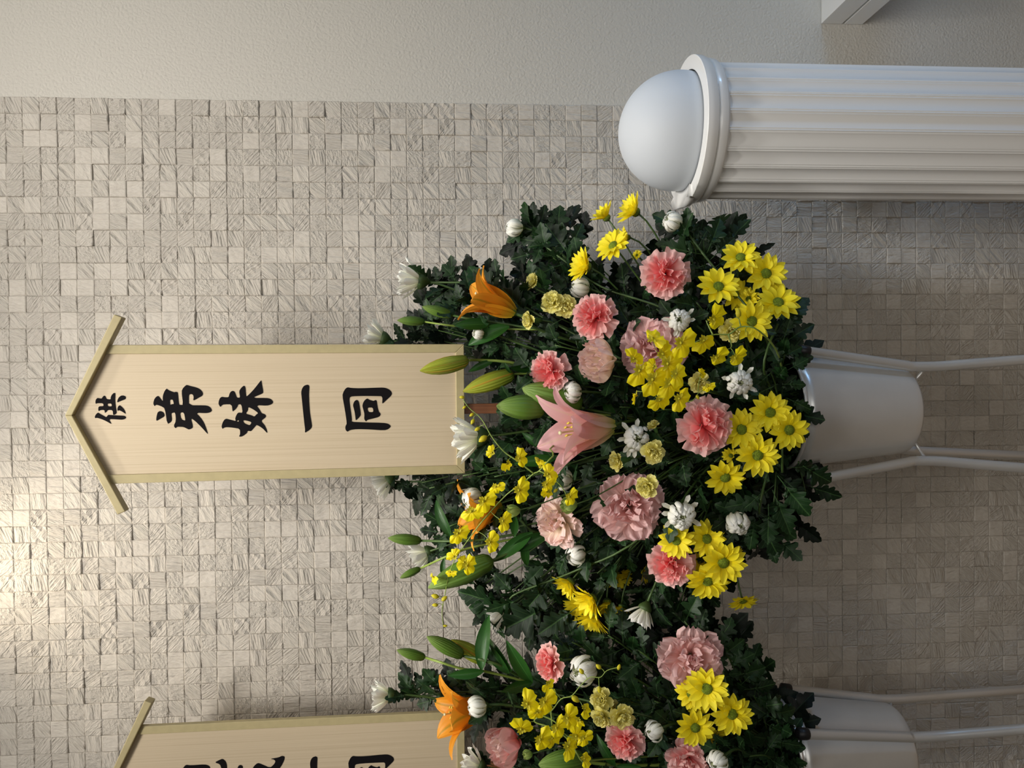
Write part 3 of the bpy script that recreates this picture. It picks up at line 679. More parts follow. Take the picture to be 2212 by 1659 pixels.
# ------------------------------------------------------------------ flowers
def daisy(px, py, r, dirn, label, dy=0, st=1, bare=False, nm='yellow_daisy'):
    c, B = (888, B1) if st == 1 else (1625, B2)
    side = dirn[2] < .55
    P, d, s = place(px, py, r, dirn, dy, .35 if side else .05, c)
    root = empty(nm, face_mat(d, P, s, rnd.uniform(0, 6))); props(root, label, 'flower', 'yellow daisy chrysanthemums')
    if side:
        ringp(root, 13, M_DAISY, L=.98, w=.18, th0=52, kap=12, r0=.14, z0=.02)
        ringp(root, 11, M_DAISY, off=.2, L=.92, w=.165, th0=36, kap=8, r0=.12, z0=.04)
        ringp(root, 7, M_DAISY, off=.4, L=.7, w=.13, th0=20, kap=6, r0=.08, z0=.05)
    else:
        ringp(root, 13, M_DAISY, L=.82, w=.20, th0=78, kap=10, r0=.2, cup=.22, tilt=6)
        ringp(root, 10, M_DAISY, off=.25, L=.72, w=.185, th0=64, kap=14, r0=.18, z0=.03, cup=.25, tilt=7)
        if rnd.random() < .6: ringp(root, 3, M_DAISY, off=rnd.uniform(0, 6), L=.5, w=.14, th0=25, kap=60, r0=.2, z0=.05, jit=30, tilt=10)
    obj('disc', lathe_mesh('disc', [(.27, -.02)] + dome_prof(.27, .15, .04, 6), M_DISC, 20), root)
    obj('calyx', lathe_mesh('calyx_daisy', [(.03, -.22), (.12, -.2), (.24, -.1), (.27, .0), (.2, .03)], M_CALYX, 14, lambda a, i: 1 + .08*math.sin(a*7)), root)
    path = stem_to(root, P - d*s*.2, d, B, .0021)
    if not bare: leaves_along(root, path, .12, .5, 3, .05)
    return root
def mum(px, py, r, dirn, kind, label, dy=0, st=1, nl=6, dark=False):
    c, B = (888, B1) if st == 1 else (1625, B2)
    zc = {'ball': .7, 'fan': .5, 'open': .45}[kind]
    P, d, s = place(px, py, r, dirn, dy, zc, c)
    root = empty('white_chrysanthemum', face_mat(d, P, s, rnd.uniform(0, 6))); props(root, label, 'flower', 'white chrysanthemums')
    kw = dict(prof='spoon', cup=.5, nw=4, nl=8)
    if kind == 'ball':
        ringp(root, 12, M_MUM, L=2.1, w=.25, th0=102, kap=-160, r0=.12, **kw, jit=7, tilt=8)
        ringp(root, 11, M_MUM, off=.25, L=1.85, w=.22, th0=90, kap=-140, r0=.1, z0=.06, **kw, tilt=8)
        ringp(root, 10, M_MUM, L=1.5, w=.17, th0=70, kap=-105, r0=.07, z0=.1, **kw)
        ringp(root, 8, M_MUMG, L=1.35, w=.11, th0=42, kap=-62, r0=.05, z0=.12, **kw)
        ringp(root, 6, M_MUMG, L=1.2, w=.08, th0=18, kap=-25, r0=.04, z0=.15, **kw)
        if rnd.random() < .7: ringp(root, 2, M_MUM, off=rnd.uniform(0, 6), L=1.6, w=.17, th0=70, kap=-60, r0=.1, jit=50, **kw)
    elif kind == 'fan':
        ringp(root, 10, M_MUM, L=1.18, w=.17, th0=56, kap=-22, r0=.08, **kw, jit=9, tilt=8)
        ringp(root, 10, M_MUM, off=.3, L=1.16, w=.16, th0=40, kap=-16, r0=.07, z0=.03, **kw, jit=9, tilt=7)
        ringp(root, 9, M_MUM, off=.5, L=.95, w=.14, th0=20, kap=-12, r0=.05, z0=.05, **kw, tilt=6)
        ringp(root, 6, M_MUMG, L=.75, w=.09, th0=8, kap=-5, r0=.03, z0=.05, **kw)
    else:
        ringp(root, 12, M_MUM, L=1.2, w=.16, th0=80, kap=-30, r0=.12, **kw, jit=12, tilt=12, skip=.45)
        ringp(root, 18, M_MUM, off=.2, L=1.75, w=.19, th0=100, kap=-150, r0=.14, z0=.0, **kw, jit=5, tilt=5)
        ringp(root, 17, M_MUM, off=.4, L=1.55, w=.17, th0=88, kap=-138, r0=.12, z0=.06, **kw, jit=5, tilt=5)
        ringp(root, 15, M_MUM, L=1.25, w=.14, th0=72, kap=-112, r0=.10, z0=.12, **kw)
        ringp(root, 12, M_MUMG, L=1.05, w=.11, th0=46, kap=-66, r0=.08, z0=.16, **kw)
        ringp(root, 11, M_MUMG, off=.3, L=.95, w=.08, th0=26, kap=-34, r0=.05, z0=.18, **kw)
        ringp(root, 8, M_MUMG, off=.1, L=.88, w=.06, th0=9, kap=-8, r0=.02, z0=.18, **kw)
    obj('calyx', lathe_mesh('calyx_mum', [(.04, -.3), (.1, -.28), (.24, -.14), (.36, .02), (.40, .2), (.3, .22)], M_CALYX, 18, lambda a, i: 1 + .1*math.sin(a*9)*(i > 2)), root)
    path = stem_to(root, P - d*s*.25, d, B, .0030)
    leaves_along(root, path, .03, .42, nl, .062, dark, 38)
    return root
def ruffled(px, py, r, dirn, label, mats, kind='carnation', dy=0, st=1, nm='pink_carnation', group='pink carnations', grp2=None):
    c, B = (888, B1) if st == 1 else (1625, B2)
    P, d, s = place(px, py, r, dirn, dy, .45, c); mo, mi = mats
    root = empty(nm, face_mat(d, P, s, rnd.uniform(0, 6))); props(root, label, 'flower', group)
    if kind == 'carnation':
        k2 = dict(prof='fan', nw=10, nl=6, cup=.05, notch=.03)
        ringp(root, 6, mo, L=1.0, w=.50, th0=74, kap=16, r0=.05, z0=-.02, frill=.07, fk=7, **k2, jit=10, tilt=8)
        ringp(root, 6, mo, off=.5, L=.95, w=.46, th0=60, kap=10, r0=.05, z0=0, frill=.09, fk=8, **k2, jit=12, tilt=10)
        ringp(root, 6, mi, off=.2, L=.90, w=.42, th0=44, kap=8, r0=.05, z0=.0, frill=.12, fk=6, **k2, jit=22, tilt=20, twist=.5)
        ringp(root, 5, mi, off=.5, L=.86, w=.38, th0=28, kap=8, r0=.04, z0=0, frill=.14, fk=6, **k2, jit=28, tilt=22, twist=.8)
        ringp(root, 4, mi, L=.86, w=.33, th0=13, kap=4, r0=.03, z0=0, frill=.14, fk=5, **k2, jit=34, tilt=20, twist=.8)
        sl = lathe_mesh('sleeve', [(.07, -.62), (.14, -.58), (.19, -.3), (.17, -.02), (.22, .08), (.15, .08)], M_SLEEVE, 16)
        obj('calyx', sl, root); base = .6
    elif kind == 'lisianthus':
        k2 = dict(prof='round', nw=12, nl=7, notch=.035)
        ringp(root, 6, mo, L=1.08, w=.48, th0=70, kap=14, r0=.05, frill=.085, fk=10, cup=.05, **k2, jit=14, tilt=10)
        ringp(root, 6, mo, off=.5, L=1.0, w=.46, th0=52, kap=12, r0=.05, frill=.095, fk=9, cup=.08, **k2, jit=14, tilt=12)
        ringp(root, 5, mi, off=.2, L=.95, w=.42, th0=34, kap=10, r0=.05, frill=.11, fk=8, cup=.1, **k2, jit=18, tilt=14)
        ringp(root, 4, mi, off=.5, L=.88, w=.38, th0=18, kap=10, r0=.05, frill=.11, fk=8, cup=.2, **k2, jit=20, tilt=12)
        ringp(root, 3, mi, L=.8, w=.28, th0=6, kap=6, r0=.04, frill=.10, fk=7, cup=.25, **k2, jit=24, tilt=9)
        obj('calyx', lathe_mesh('calyx_lis', [(.04, -.2), (.1, -.18), (.16, -.04), (.12, .1)], M_SLEEVE, 12), root); base = .2
    elif kind == 'cup':     # half-opened cream lisianthus, petals wrapped round
        k2 = dict(prof='round', nw=8, nl=8, notch=.03)
        ringp(root, 5, mo, L=1.75, w=.68, th0=74, kap=-78, r0=.08, frill=.05, fk=7, cup=-.12, **k2, jit=6, tilt=4)
        ringp(root, 5, mo, off=.6, L=1.65, w=.55, th0=62, kap=-62, r0=.06, frill=.07, fk=9, cup=-.05, **k2, jit=8, tilt=5)
        ringp(root, 5, mi, L=1.4, w=.38, th0=40, kap=-38, r0=.05, frill=.09, fk=9, cup=.1, **k2, jit=12, tilt=8)
        ringp(root, 4, mi, L=1.25, w=.26, th0=18, kap=-15, r0=.03, frill=.09, fk=9, cup=.1, **k2, jit=12, tilt=8)
        obj('calyx', lathe_mesh('calyx_lis', [(.04, -.2), (.1, -.18), (.16, -.04), (.12, .1)], M_SLEEVE, 12), root); base = .2
    else:                   # small spray carnation
        k2 = dict(prof='round', nw=6, nl=5, notch=.04)
        ringp(root, 6, mo, L=.98, w=.45, th0=68, kap=10, r0=.05, frill=.07, fk=7, cup=.2, **k2, jit=12, tilt=10)
        ringp(root, 7, mo, off=.5, L=.92, w=.40, th0=48, kap=0, r0=.05, frill=.09, fk=7, cup=.3, **k2, jit=14, tilt=10)
        ringp(root, 7, mi, off=.3, L=.88, w=.32, th0=30, kap=-8, r0=.04, frill=.10, fk=7, cup=.3, **k2, jit=14, tilt=10)
        ringp(root, 5, mi, L=.82, w=.24, th0=12, kap=-6, r0=.02, frill=.10, fk=8, cup=.3, **k2, jit=14, tilt=8)
        obj('calyx', lathe_mesh('sleeve_s', [(.10, -1.35), (.2, -1.3), (.30, -.8), (.29, -.2), (.33, .0), (.2, .05)], M_SLEEVE, 14), root); base = 1.3
    stem_to(root, P - d*s*base, d, B, .0021 if kind == 'spray' else .0028)
    return root

YEL = (M_YC, M_YC)
# --- yellow daisies: px, py, radius, facing, label, extra depth, stand
for a in [
 (1303, 462, 34, (-.68, -.70, .2), 'yellow daisy seen side-on, leftmost of the pair beside the white dome', .02, 1, True),
 (1363, 452, 40, (-.82, -.40, .3), 'yellow daisy seen side-on, touching the edge of the white dome', 0, 1, True),
 (1324, 530, 41, (-.62, -.45, .62), 'large yellow daisy just under the pair by the dome', -.03, 1, True),
 (1349, 512, 25, (-.95, -.1, .15), 'small side-on yellow daisy half hidden behind the large one by the dome', .05, 1, True),
 (1258, 574, 41, (-.88, -.2, .42), 'yellow daisy above the white bud and coral carnation, left of the dome group', 0, 1, True),
 (1376, 551, 13, (-.6, -.3, .6), 'tiny yellow daisy bud deep in the leaves below the dome', .10, 1, True),
 (1600, 556, 43, (-.15, -.42, .85), 'topmost daisy of the cluster by the bucket\'s upper side', -.02, 1, False),
 (1655, 591, 46, (0, -.08, 1), 'yellow daisy facing front, nearest the dark leaf at the bucket\'s upper side', -.02, 1, False),
 (1552, 619, 47, (-.05, -.4, .85), 'yellow daisy at the left end of the upper cluster by the bucket', -.03, 1, False),
 (1589, 636, 36, (.3, .05, .9), 'yellow daisy mostly hidden behind its neighbours in the upper cluster', .04, 1, False),
 (1617, 646, 26, (-.6, -.25, .72), 'small narrow yellow daisy in the middle of the upper cluster', .03, 1, False),
 (1681, 653, 47, (-.08, -.42, .85), 'yellow daisy reaching furthest toward the bucket in the upper cluster', -.03, 1, False),
 (1624, 694, 46, (0, -.08, 1), 'lowest daisy of the upper cluster, over a pale yellow carnation', -.05, 1, False),
 (1664, 891, 46, (0, -.08, 1), 'upper right daisy of the four in front of the bucket rim', -.04, 1, False),
 (1602, 928, 46, (0, -.05, 1), 'yellow daisy touching the coral carnation by the bucket', -.04, 1, False),
 (1705, 929, 46, (.12, .05, 1), 'yellow daisy closest to the bucket rim', -.05, 1, False),
 (1637, 983, 48, (-.05, .1, 1), 'lowest of the four front-facing daisies at the bucket rim', -.05, 1, False),
 (1567, 1032, 44, (-.05, .42, .85), 'single yellow daisy drooping below the four at the rim', -.02, 1, False),
 (1579, 984, 20, (-.3, .3, .8), 'small yellow daisy squeezed between carnation and daisies', .03, 1, False),
 (1461, 1168, 40, (-.35, .05, .9), 'yellow daisy directly below the white chrysanthemum, over a coral carnation', -.02, 1, False),
 (1527, 1164, 42, (.05, -.1, 1), 'yellow daisy right of the one under the white chrysanthemum', -.01, 1, False),
 (1563, 1216, 50, (.0, .22, .92), 'large yellow daisy in the middle of the lower cluster', -.05, 1, False),
 (1529, 1256, 48, (-.05, .42, .82), 'large yellow daisy at the bottom of the lower cluster', -.03, 1, False),
 (1605, 1299, 34, (.1, .72, .55), 'lone yellow daisy hanging on a long stem in front of the tiles', .06, 1, True),
 (1589, 1195, 19, (.4, .3, .7), 'little yellow daisy crossed by a green stem in the lower cluster', .04, 1, True),
 (1512, 1212, 26, (.2, .2, .9), 'shaded yellow daisy behind the lower cluster', .06, 1, True),
 (1224, 1266, 38, (-.66, .66, .3), 'yellow daisy seen from behind its calyx, left of the bottom group', .02, 1, True),
 (1271, 1300, 42, (-.72, .42, .5), 'large yellow daisy in the middle of the bottom group', -.02, 1, True),
 (1278, 1343, 43, (-.35, .8, .4), 'lowest yellow daisy of the bottom group', 0, 1, True),
 (1252, 1316, 42, (-.62, .55, .5), 'yellow daisy partly behind the others of the bottom group', .04, 1, True),
 (1312, 1312, 36, (0, .7, .4), 'yellow daisy on the right of the bottom group, behind a stem', .06, 1, True),
 (1341, 1318, 26, (-.15, .85, .3), 'small yellow daisy nearest the drooping white chrysanthemum', .05, 1, True),
 (1340, 1248, 32, (.2, .3, .4), 'shaded yellow daisy behind crossing stems', .14, 1, True),
 (1396, 1238, 24, (.4, .1, .4), 'shaded yellow daisy behind a stem left of the coral carnation', .14, 1, True),
 (1527, 1488, 48, (-.28, -.1, .92), 'yellow daisy overlapping the large ruffled pink bloom near the bottom', -.05, 2, False),
 (1582, 1543, 47, (.0, .05, 1), 'rightmost yellow daisy of the bottom arrangement', -.05, 2, False),
 (1502, 1572, 43, (.0, .08, 1), 'lower left yellow daisy of the bottom arrangement', -.04, 2, False),
 (1492, 1500, 36, (-.5, .1, .7), 'yellow daisy tucked under the one overlapping the ruffled pink bloom', 0, 2, False),
 (1546, 1588, 32, (.3, .45, .65), 'half hidden yellow daisy between two open ones at the bottom', .03, 2, False),
 (1508, 1526, 25, (.1, .2, .8), 'small yellow daisy in the gap of the bottom daisy cluster', .05, 2, False)]:
    daisy(*a[:5], dy=a[5], st=a[6], bare=a[7])

# --- white chrysanthemums
for a in [
 (1112, 491, 24, (-1, 0, .25), 'ball', 'white chrysanthemum bud at the photo\'s upper left tip of the leaves', .02, 1, 8),
 (1454, 479, 25, (-.82, -.35, .4), 'ball', 'white chrysanthemum bud in front of the lamp column\'s scalloped lip', 0, 1, 8),
 (888, 604, 50, (-.95, -.08, .2), 'fan', 'half open white chrysanthemum with long petals, furthest left above the board', .03, 1, 8),
 (812, 728, 42, (-1, -.22, .1), 'fan', 'white chrysanthemum half hidden behind the board\'s upper edge', .24, 1, 5),
 (1034, 720, 15, (-.8, 0, .5), 'ball', 'smallest white chrysanthemum bud, between orange lily and board', 0, 1, 6),
 (1254, 622, 26, (-.9, -.1, .25), 'ball', 'white chrysanthemum bud behind the coral carnation and a yellow daisy', .05, 1, 3),
 (1468, 692, 31, (-.25, .0, .95), 'open', 'white chrysanthemum with green centre above the orchid spray', -.03, 1, 3),
 (1237, 846, 25, (-.75, 0, .6), 'ball', 'white chrysanthemum bud between green lily bud and cream lisianthus', 0, 1, 4),
 (1597, 825, 34, (-.2, .1, .95), 'open', 'white chrysanthemum with green centre left of the bucket rim', -.04, 1, 5),
 (1012, 943, 60, (-1, .03, .15), 'fan', 'large half open white chrysanthemum overlapping the board\'s lower end', .0, 1, 8),
 (1374, 947, 36, (0, 0, 1), 'open', 'white chrysanthemum beside the pale yellow carnation in the middle', -.02, 1, 3),
 (1217, 1036, 28, (-.85, -.05, .1), 'ball', 'shaded white chrysanthemum behind the orchid flowers under the pink lily', .10, 1, 2),
 (1472, 1112, 38, (-.1, .05, 1), 'open', 'white chrysanthemum with spreading petals right of the large dusty lisianthus', -.05, 1, 4),
 (1593, 1128, 31, (0, .3, .9), 'ball', 'closed round white chrysanthemum among dark leaves below the rim', -.03, 1, 7),
 (1246, 1199, 26, (-.8, .08, .5), 'ball', 'white chrysanthemum bud in front of bare tiles in the lower half', .02, 1, 6),
 (1076, 1328, 42, (-.82, .5, .2), 'fan', 'half open white chrysanthemum at the lower left edge of the main arrangement', .02, 1, 8),
 (1387, 1328, 40, (-.42, .85, .15), 'fan', 'white chrysanthemum drooping below the bottom daisy group', -.02, 1, 7),
 (1022, 1077, 28, (-.7, .3, .5), 'ball', 'white chrysanthemum bud behind orchid flowers and the lower orange lily', .03, 1, 4),
 (910, 1200, 42, (-.9, .35, .12), 'fan', 'white chrysanthemum peeking out between two green lily buds', .14, 1, 7),
 (828, 1044, 38, (-.85, .5, .1), 'fan', 'white chrysanthemum peeking from under the board\'s lower edge', .24, 1, 7),
 (826, 1503, 42, (-1, 0, .15), 'fan', 'half open white chrysanthemum beside the cut-off board', .02, 2, 8),
 (1032, 1526, 26, (-.92, 0, .3), 'ball', 'white chrysanthemum bud overlapping the orange lily at the bottom', -.06, 2, 7),
 (1262, 1446, 36, (-.72, 0, .55), 'ball', 'loosely open white chrysanthemum right of the lone coral carnation at the bottom', -.02, 2, 5),
 (1414, 1578, 24, (-.8, .05, .5), 'ball', 'white chrysanthemum bud left of the bottom daisies', -.02, 2, 6),
 (1551, 1643, 26, (-.75, .15, .6), 'ball', 'white chrysanthemum bud at the photo\'s bottom edge beside a pink lisianthus', -.04, 2, 6),
 (1022, 1648, 40, (-.85, -.35, .1), 'fan', 'white chrysanthemum under the orange petal at the photo\'s bottom edge', .02, 2, 6)]:
    mum(*a[:6], dy=a[6], st=a[7], nl=a[8])

# --- pink carnations
CP = (M_CARN2, M_CARN)
for a in [
 (1436, 592, 47, (-.25, .15, .9), 'coral pink carnation below the lamp column\'s dome', -.03, 1),
 (1279, 684, 45, (-.5, .0, .85), 'coral pink carnation next to the pale yellow carnations', -.04, 1),
 (1181, 801, 41, (-.6, -.05, .8), 'coral pink carnation between the board\'s stick and the cream lisianthus', -.02, 1),
 (1527, 921, 56, (0, .02, 1), 'largest coral pink carnation, left of the four daisies', -.05, 1),
 (1450, 1223, 47, (-.25, .2, .9), 'coral pink carnation under the lower daisy cluster', -.01, 1),
 (1181, 1435, 37, (-.8, .02, .5), 'coral pink carnation seen from the side with green calyx at the bottom', -.02, 2),
 (1349, 1606, 40, (-.35, .15, .9), 'coral pink carnation below the pale yellow trio at the bottom', -.03, 2)]:
    ruffled(a[0], a[1], a[2]*1.06, a[3], a[4], CP, dy=a[5], st=a[6])
# --- lisianthus
EP = (M_EUS, M_EUS); EC = (M_EUSP, M_EUSP)
kw = dict(nm='lisianthus', group='pale pink lisianthus blooms')
ruffled(1306, 780, 42, (-.72, .0, .55), 'half opened cream-pink lisianthus in the centre', EC, 'cup', -.02, 1, **kw)
ruffled(1410, 752, 68, (-.3, .0, .9), 'dusty pink lisianthus behind the yellow orchid spray', EP, 'lisianthus', -.01, 1, **kw)
ruffled(1200, 1130, 52, (-.6, .1, .7), 'pale pink lisianthus beside a lime green bud', EC, 'lisianthus', .0, 1, **kw)
ruffled(1362, 1098, 72, (-.05, .05, 1), 'largest dusty pink lisianthus, touched by a pale yellow carnation', EP, 'lisianthus', .0, 1, **kw)
ruffled(1494, 1428, 67, (-.1, .0, 1), 'large ruffled pink lisianthus behind the bottom daisies', EP, 'lisianthus', .01, 2, **kw)
ruffled(1102, 1604, 40, (-.75, .1, .5), 'cupped pink lisianthus at the photo\'s bottom left of the orchids', (M_CARN2, M_EUSP), 'cup', .02, 2, **kw)
ruffled(1484, 1648, 46, (-.3, .1, .9), 'pink lisianthus cut off by the photo\'s bottom edge', (M_CARN2, M_CARN2), 'lisianthus', .0, 2, **kw)
# --- pale yellow spray carnations
kw = dict(nm='spray_carnation', group='pale yellow spray carnations')
for a in [
 (1148, 607, 21, (-.8, -.3, .5), 'pale yellow carnation furthest up, against the tiles', .02, 1),
 (1190, 652, 26, (-.5, -.1, .85), 'round pale yellow carnation left of its twin beside the coral carnation', -.02, 1),
 (1221, 662, 26, (-.1, .1, .95), 'pale yellow carnation touching the coral carnation', -.01, 1),
 (1139, 692, 21, (-.85, .05, .5), 'small pale yellow carnation with green calyx near the orange lily', .0, 1),
 (1580, 716, 27, (-.2, .2, .9), 'pale yellow carnation under the lowest upper-cluster daisy', -.01, 1),
 (1512, 828, 24, (-.2, .2, .9), 'pale yellow carnation right of the orchid cluster', -.01, 1),
 (1410, 916, 15, (-.45, -.8, .4), 'pale yellow carnation bud with long green calyx in the centre', -.01, 1),
 (1329, 997, 23, (-.85, .1, .45), 'pale yellow carnation facing left below the open white chrysanthemum', -.01, 1),
 (1411, 978, 27, (-.1, .15, .95), 'pale yellow carnation overlapping the open white chrysanthemum', -.05, 1),
 (1396, 1052, 27, (-.5, .1, .85), 'pale yellow carnation on the dusty pink lisianthus', -.08, 1),
 (1297, 1511, 26, (-.4, -.3, .85), 'pale yellow carnation, upper one of the bottom trio', -.02, 2),
 (1298, 1553, 25, (-.5, .3, .8), 'pale yellow carnation, lower left one of the bottom trio', -.03, 2),
 (1344, 1551, 29, (.0, .1, 1), 'pale yellow carnation, right one of the bottom trio', -.04, 2),
 (1327, 1526, 16, (.3, -.4, .7), 'dull pale yellow bud between the bottom trio', .02, 2)]:
    ruffled(a[0], a[1], a[2], a[3], a[4], YEL, 'spray', a[5], a[6], **kw)
# --- lime green lisianthus buds
def lime(px, py, r, dirn, label, dy=-.06, st=1):
    c, B = (888, B1) if st == 1 else (1625, B2)
    P, d, s = place(px, py, r, dirn, dy, .6, c)
    root = empty('lisianthus_bud', face_mat(d, P, s, 1.0)); props(root, label, 'flower bud', 'lime green lisianthus buds')
    ringp(root, 5, M_LIME, L=1.5, w=.55, th0=60, kap=-75, r0=.1, frill=.08, fk=7, cup=-.1, prof='round', nw=6, nl=6, notch=.05)
    ringp(root, 4, M_LIME, off=.5, L=1.5, w=.4, th0=40, kap=-40, r0=.08, frill=.1, fk=7, cup=0, prof='round', nw=6, nl=6, notch=.05)
    stem_to(root, P, d, B, .0016)
lime(1112, 1103, 19, (-1, .1, .3), 'lime green ruffled bud beside the orchids')
lime(1233, 1091, 23, (-1, .15, .3), 'lime green ruffled bud over the pale pink lisianthus')
lime(1142, 1630, 14, (-.9, .1, .3), 'tiny green bud left of the big lily bud at the bottom', -.04, 2)

# ------------------------------------------------------------------ lilies
def bud_mesh(mat, key, fat=.19):
    prof = [(.03, 0), (.10*fat/.19, .03), (.15*fat/.19, .10), (fat, .33), (fat*1.02, .47), (fat*.92, .62), (fat*.70, .78), (fat*.44, .89), (fat*.22, .96), (.01, 1.0)]
    return lathe_mesh(key, prof, mat, 18, lambda a, i: 1 + .055*math.cos(3*a)*(1 if 0 < i < 9 else 0) + .03*math.cos(6*a), True)
BUDS = {('g', 0): bud_mesh(M_BUD, 'bud', .165), ('y', 0): bud_mesh(M_BUDY, 'bud_yellowing', .17), ('g', 1): bud_mesh(M_BUD, 'bud_fat', .245)}
def seg_bud(root, tip, base, mat='g', fat=0, dy=0, c=888, back=None):
    Y = depth(*base, c) + dy; b_ = at(base[0], base[1], Y); t_ = at(tip[0], tip[1], Y - .02)
    d = t_ - b_; M_ = frame(Vector((0, 0, 1)), Vector((1, 0, 0)))
    L = d.length; dn = d.normalized(); x = dn.orthogonal().normalized(); y = dn.cross(x)
    M_ = Matrix((x*L, y*L, d)).transposed().to_4x4(); M_.translation = b_
    M_ = M_ @ Matrix.Rotation(rnd.uniform(0, 6), 4, 'Z')
    o = obj('bud', BUDS[(mat, fat)], root, root.matrix_world.inverted() @ M_)
    return b_, dn
def sub_stem(root, pts, rad, mat=M_STEM, nm='stem', n=5):
    inv = root.matrix_world.inverted(); sc = root.matrix_world.to_scale()[0]
    V, F = tube([inv @ p for p in catmull(pts, n)], rad/sc, 8); return obj(nm, mesh(nm, V, F, mat), root)
_ll = [petal('leaf', M_LLEAF, L=1, w=.13, th0=90, kap=k, cup=.5, prof='lance', r0=0, nl=9, nw=4, twist=.6, sd=i) for i, k in enumerate((20, 50, -25, 90))]
def lily_leaf(root, base, tip, bow=0, wide=1.0, nrm=None):
    d = tip - base; L = d.length
    M_ = frame(d, nrm or Vector((.15, -1, .35)), base, L) @ Matrix.Diagonal((1, wide, 1, 1))
    return obj('leaf', _ll[bow], root, root.matrix_world.inverted() @ M_)
def lily_head(root, base, d, L, mat, spread, curl, roll, pist, sc=1.0, fat=1.0):
    M_ = face_mat(d, base, L, roll); h = obj('blossom_base', lathe_mesh('lilybase', [(.02, -.03), (.055, 0), (.07, .05), (.04, .07)], M_BUD, 12, None, True), root, root.matrix_world.inverted() @ M_)
    h.name = 'blossom'
    for k in range(6):
        wide = k % 2 == 0
        me = petal('petal', mat, L=1.0, w=(.185 if wide else .13)*fat, th0=spread - (3 if wide else 0), kap=curl, pw=3.2, cup=.32, prof='lily', r0=.03, nl=12, nw=6, frill=.014, fk=4, sd=k % 4)
        o = obj('petal', me, h, Matrix.Rotation(2*PI*k/6 + rnd.uniform(-.08, .08), 4, 'Z') @ Matrix.Rotation(math.radians(rnd.uniform(-4, 4)), 4, 'Y'))
    for k in range(6):
        a = 2*PI*k/6 + .3; e = Vector((math.cos(a)*.10, math.sin(a)*.10, .62))
        V, F = tube([Vector((math.cos(a)*.02, math.sin(a)*.02, .05)), Vector((math.cos(a)*.05, math.sin(a)*.05, .35)), e], .007, 6)
        V2, F2 = tube([e + Vector((-.035, 0, .005)), e, e + Vector((.035, 0, .005))], [.008, .016, .008], 6)
        n = len(V); obj('stamen', mesh('stamen', V + V2, F + [tuple(i+n for i in f) for f in F2], M_ANTH), h)
    V, F = tube([Vector((0, 0, .05)), Vector((0, 0, .4)), Vector((.02, 0, .72)), Vector((.02, 0, .73)), Vector((.02, 0, .755))], [.012, .010, .012, .028, .02], 8)
    obj('pistil', mesh('pistil', V, F, pist), h)
    return h
def lily_root(px, py, Y, label, grp='lily stems'):
    t = empty('lily_stem', Matrix.Translation(at(px, py, Y))); return props(t, label, 'lily', grp)
Bin1 = B1 + Vector((0, .03, -.02)); Bin2 = B2 + Vector((0, .03, -.02))
# 1: orange lily above the board with two green buds
Y = depth(1110, 676, 888)
t = lily_root(1150, 700, Y, 'lily stem with an orange flower above the board and two green buds')
bs = at(1112, 677, Y); d = W(-.86, -.46, .16)
lily_head(t, bs, d, 128*Y/FPX, M_ORL, 17, 60, .4, M_STIG, fat=1.25)
n1 = at(1165, 712, Y + .02); sub_stem(t, [bs, at(1138, 688, Y), n1, at(1300, 760, Y + .06), at(1500, 840, Y+.1), Bin1], .0035)
q, _ = seg_bud(t, (912, 662), (978, 681), dy=.03); sub_stem(t, [q, at(1000, 686, Y+.03), at(1060, 695, Y+.04), n1], .0028)
q, _ = seg_bud(t, (858, 692), (917, 695), dy=.03); sub_stem(t, [q, at(950, 700, Y+.03), at(1000, 706, Y+.04), at(1060, 710, Y+.04), n1], .0022, M_STEML)
for b_, e_, k in (((1060, 700), (985, 700), 0), ((1100, 705), (1010, 730), 1)): lily_leaf(t, at(*b_, Y+.02), at(*e_, Y-.01), k, 1.3)
# 2: stem with yellowing buds over and under the board's corner
Y = 1.78
t = lily_root(1200, 820, Y, 'lily stem whose yellow-green bud lies over the board\'s lower corner')
q, _ = seg_bud(t, (907, 801), (1012, 778), 'y', dy=-.02); n1 = at(1100, 782, Y)
sub_stem(t, [q, at(1040, 778, Y), n1, at(1180, 800, Y+.04), at(1400, 850, Y+.1), Bin1], .0032, M_STEML)
q, _ = seg_bud(t, (1000, 846), (1110, 808), 'y', dy=.08); sub_stem(t, [q, at(1140, 806, Y+.04), at(1180, 800, Y+.04)], .003, M_STEML)
for b_, e_, k in (((1065, 780), (1012, 800), 0), ((1090, 783), (1100, 806), 1), ((1150, 800), (1096, 797), 2), ((1180, 803), (1150, 870), 0)): lily_leaf(t, at(*b_, Y), at(*e_, Y-.01), k, 1.12)
# 3: pink lily with two fat green buds
Y = 1.64
t = lily_root(1330, 925, Y, 'lily stem with the open pink lily and two fat green buds')
bs = at(1325, 918, Y + .02); d = W(-.90, .10, .40)
h = lily_head(t, bs, d, 178*Y/FPX, M_PKL, 21, 48, .55, M_STIG, fat=1.28)
n1 = at(1400, 905, Y + .08); sub_stem(t, [bs, at(1350, 912, Y+.04), n1, at(1560, 900, Y+.12), Bin1], .004)
q, _ = seg_bud(t, (1072, 877), (1176, 884), 'g', 1, dy=.0); sub_stem(t, [q, at(1250, 892, Y+.08), at(1340, 900, Y+.10), n1], .0035, M_STEML)
q, _ = seg_bud(t, (1128, 838), (1255, 880), 'g', 1, dy=.04); sub_stem(t, [q, at(1300, 890, Y+.1), n1], .0035)
for b_, e_, k in (((1335, 925), (1300, 860), 1), ((1270, 905), (1170, 955), 0), ((1200, 990), (1115, 1000), 0), ((1420, 905), (1345, 870), 2), ((1180, 970), (1130, 940), 1)): lily_leaf(t, at(*b_, Y+.10), at(*e_, Y+.08), k, 1.12)
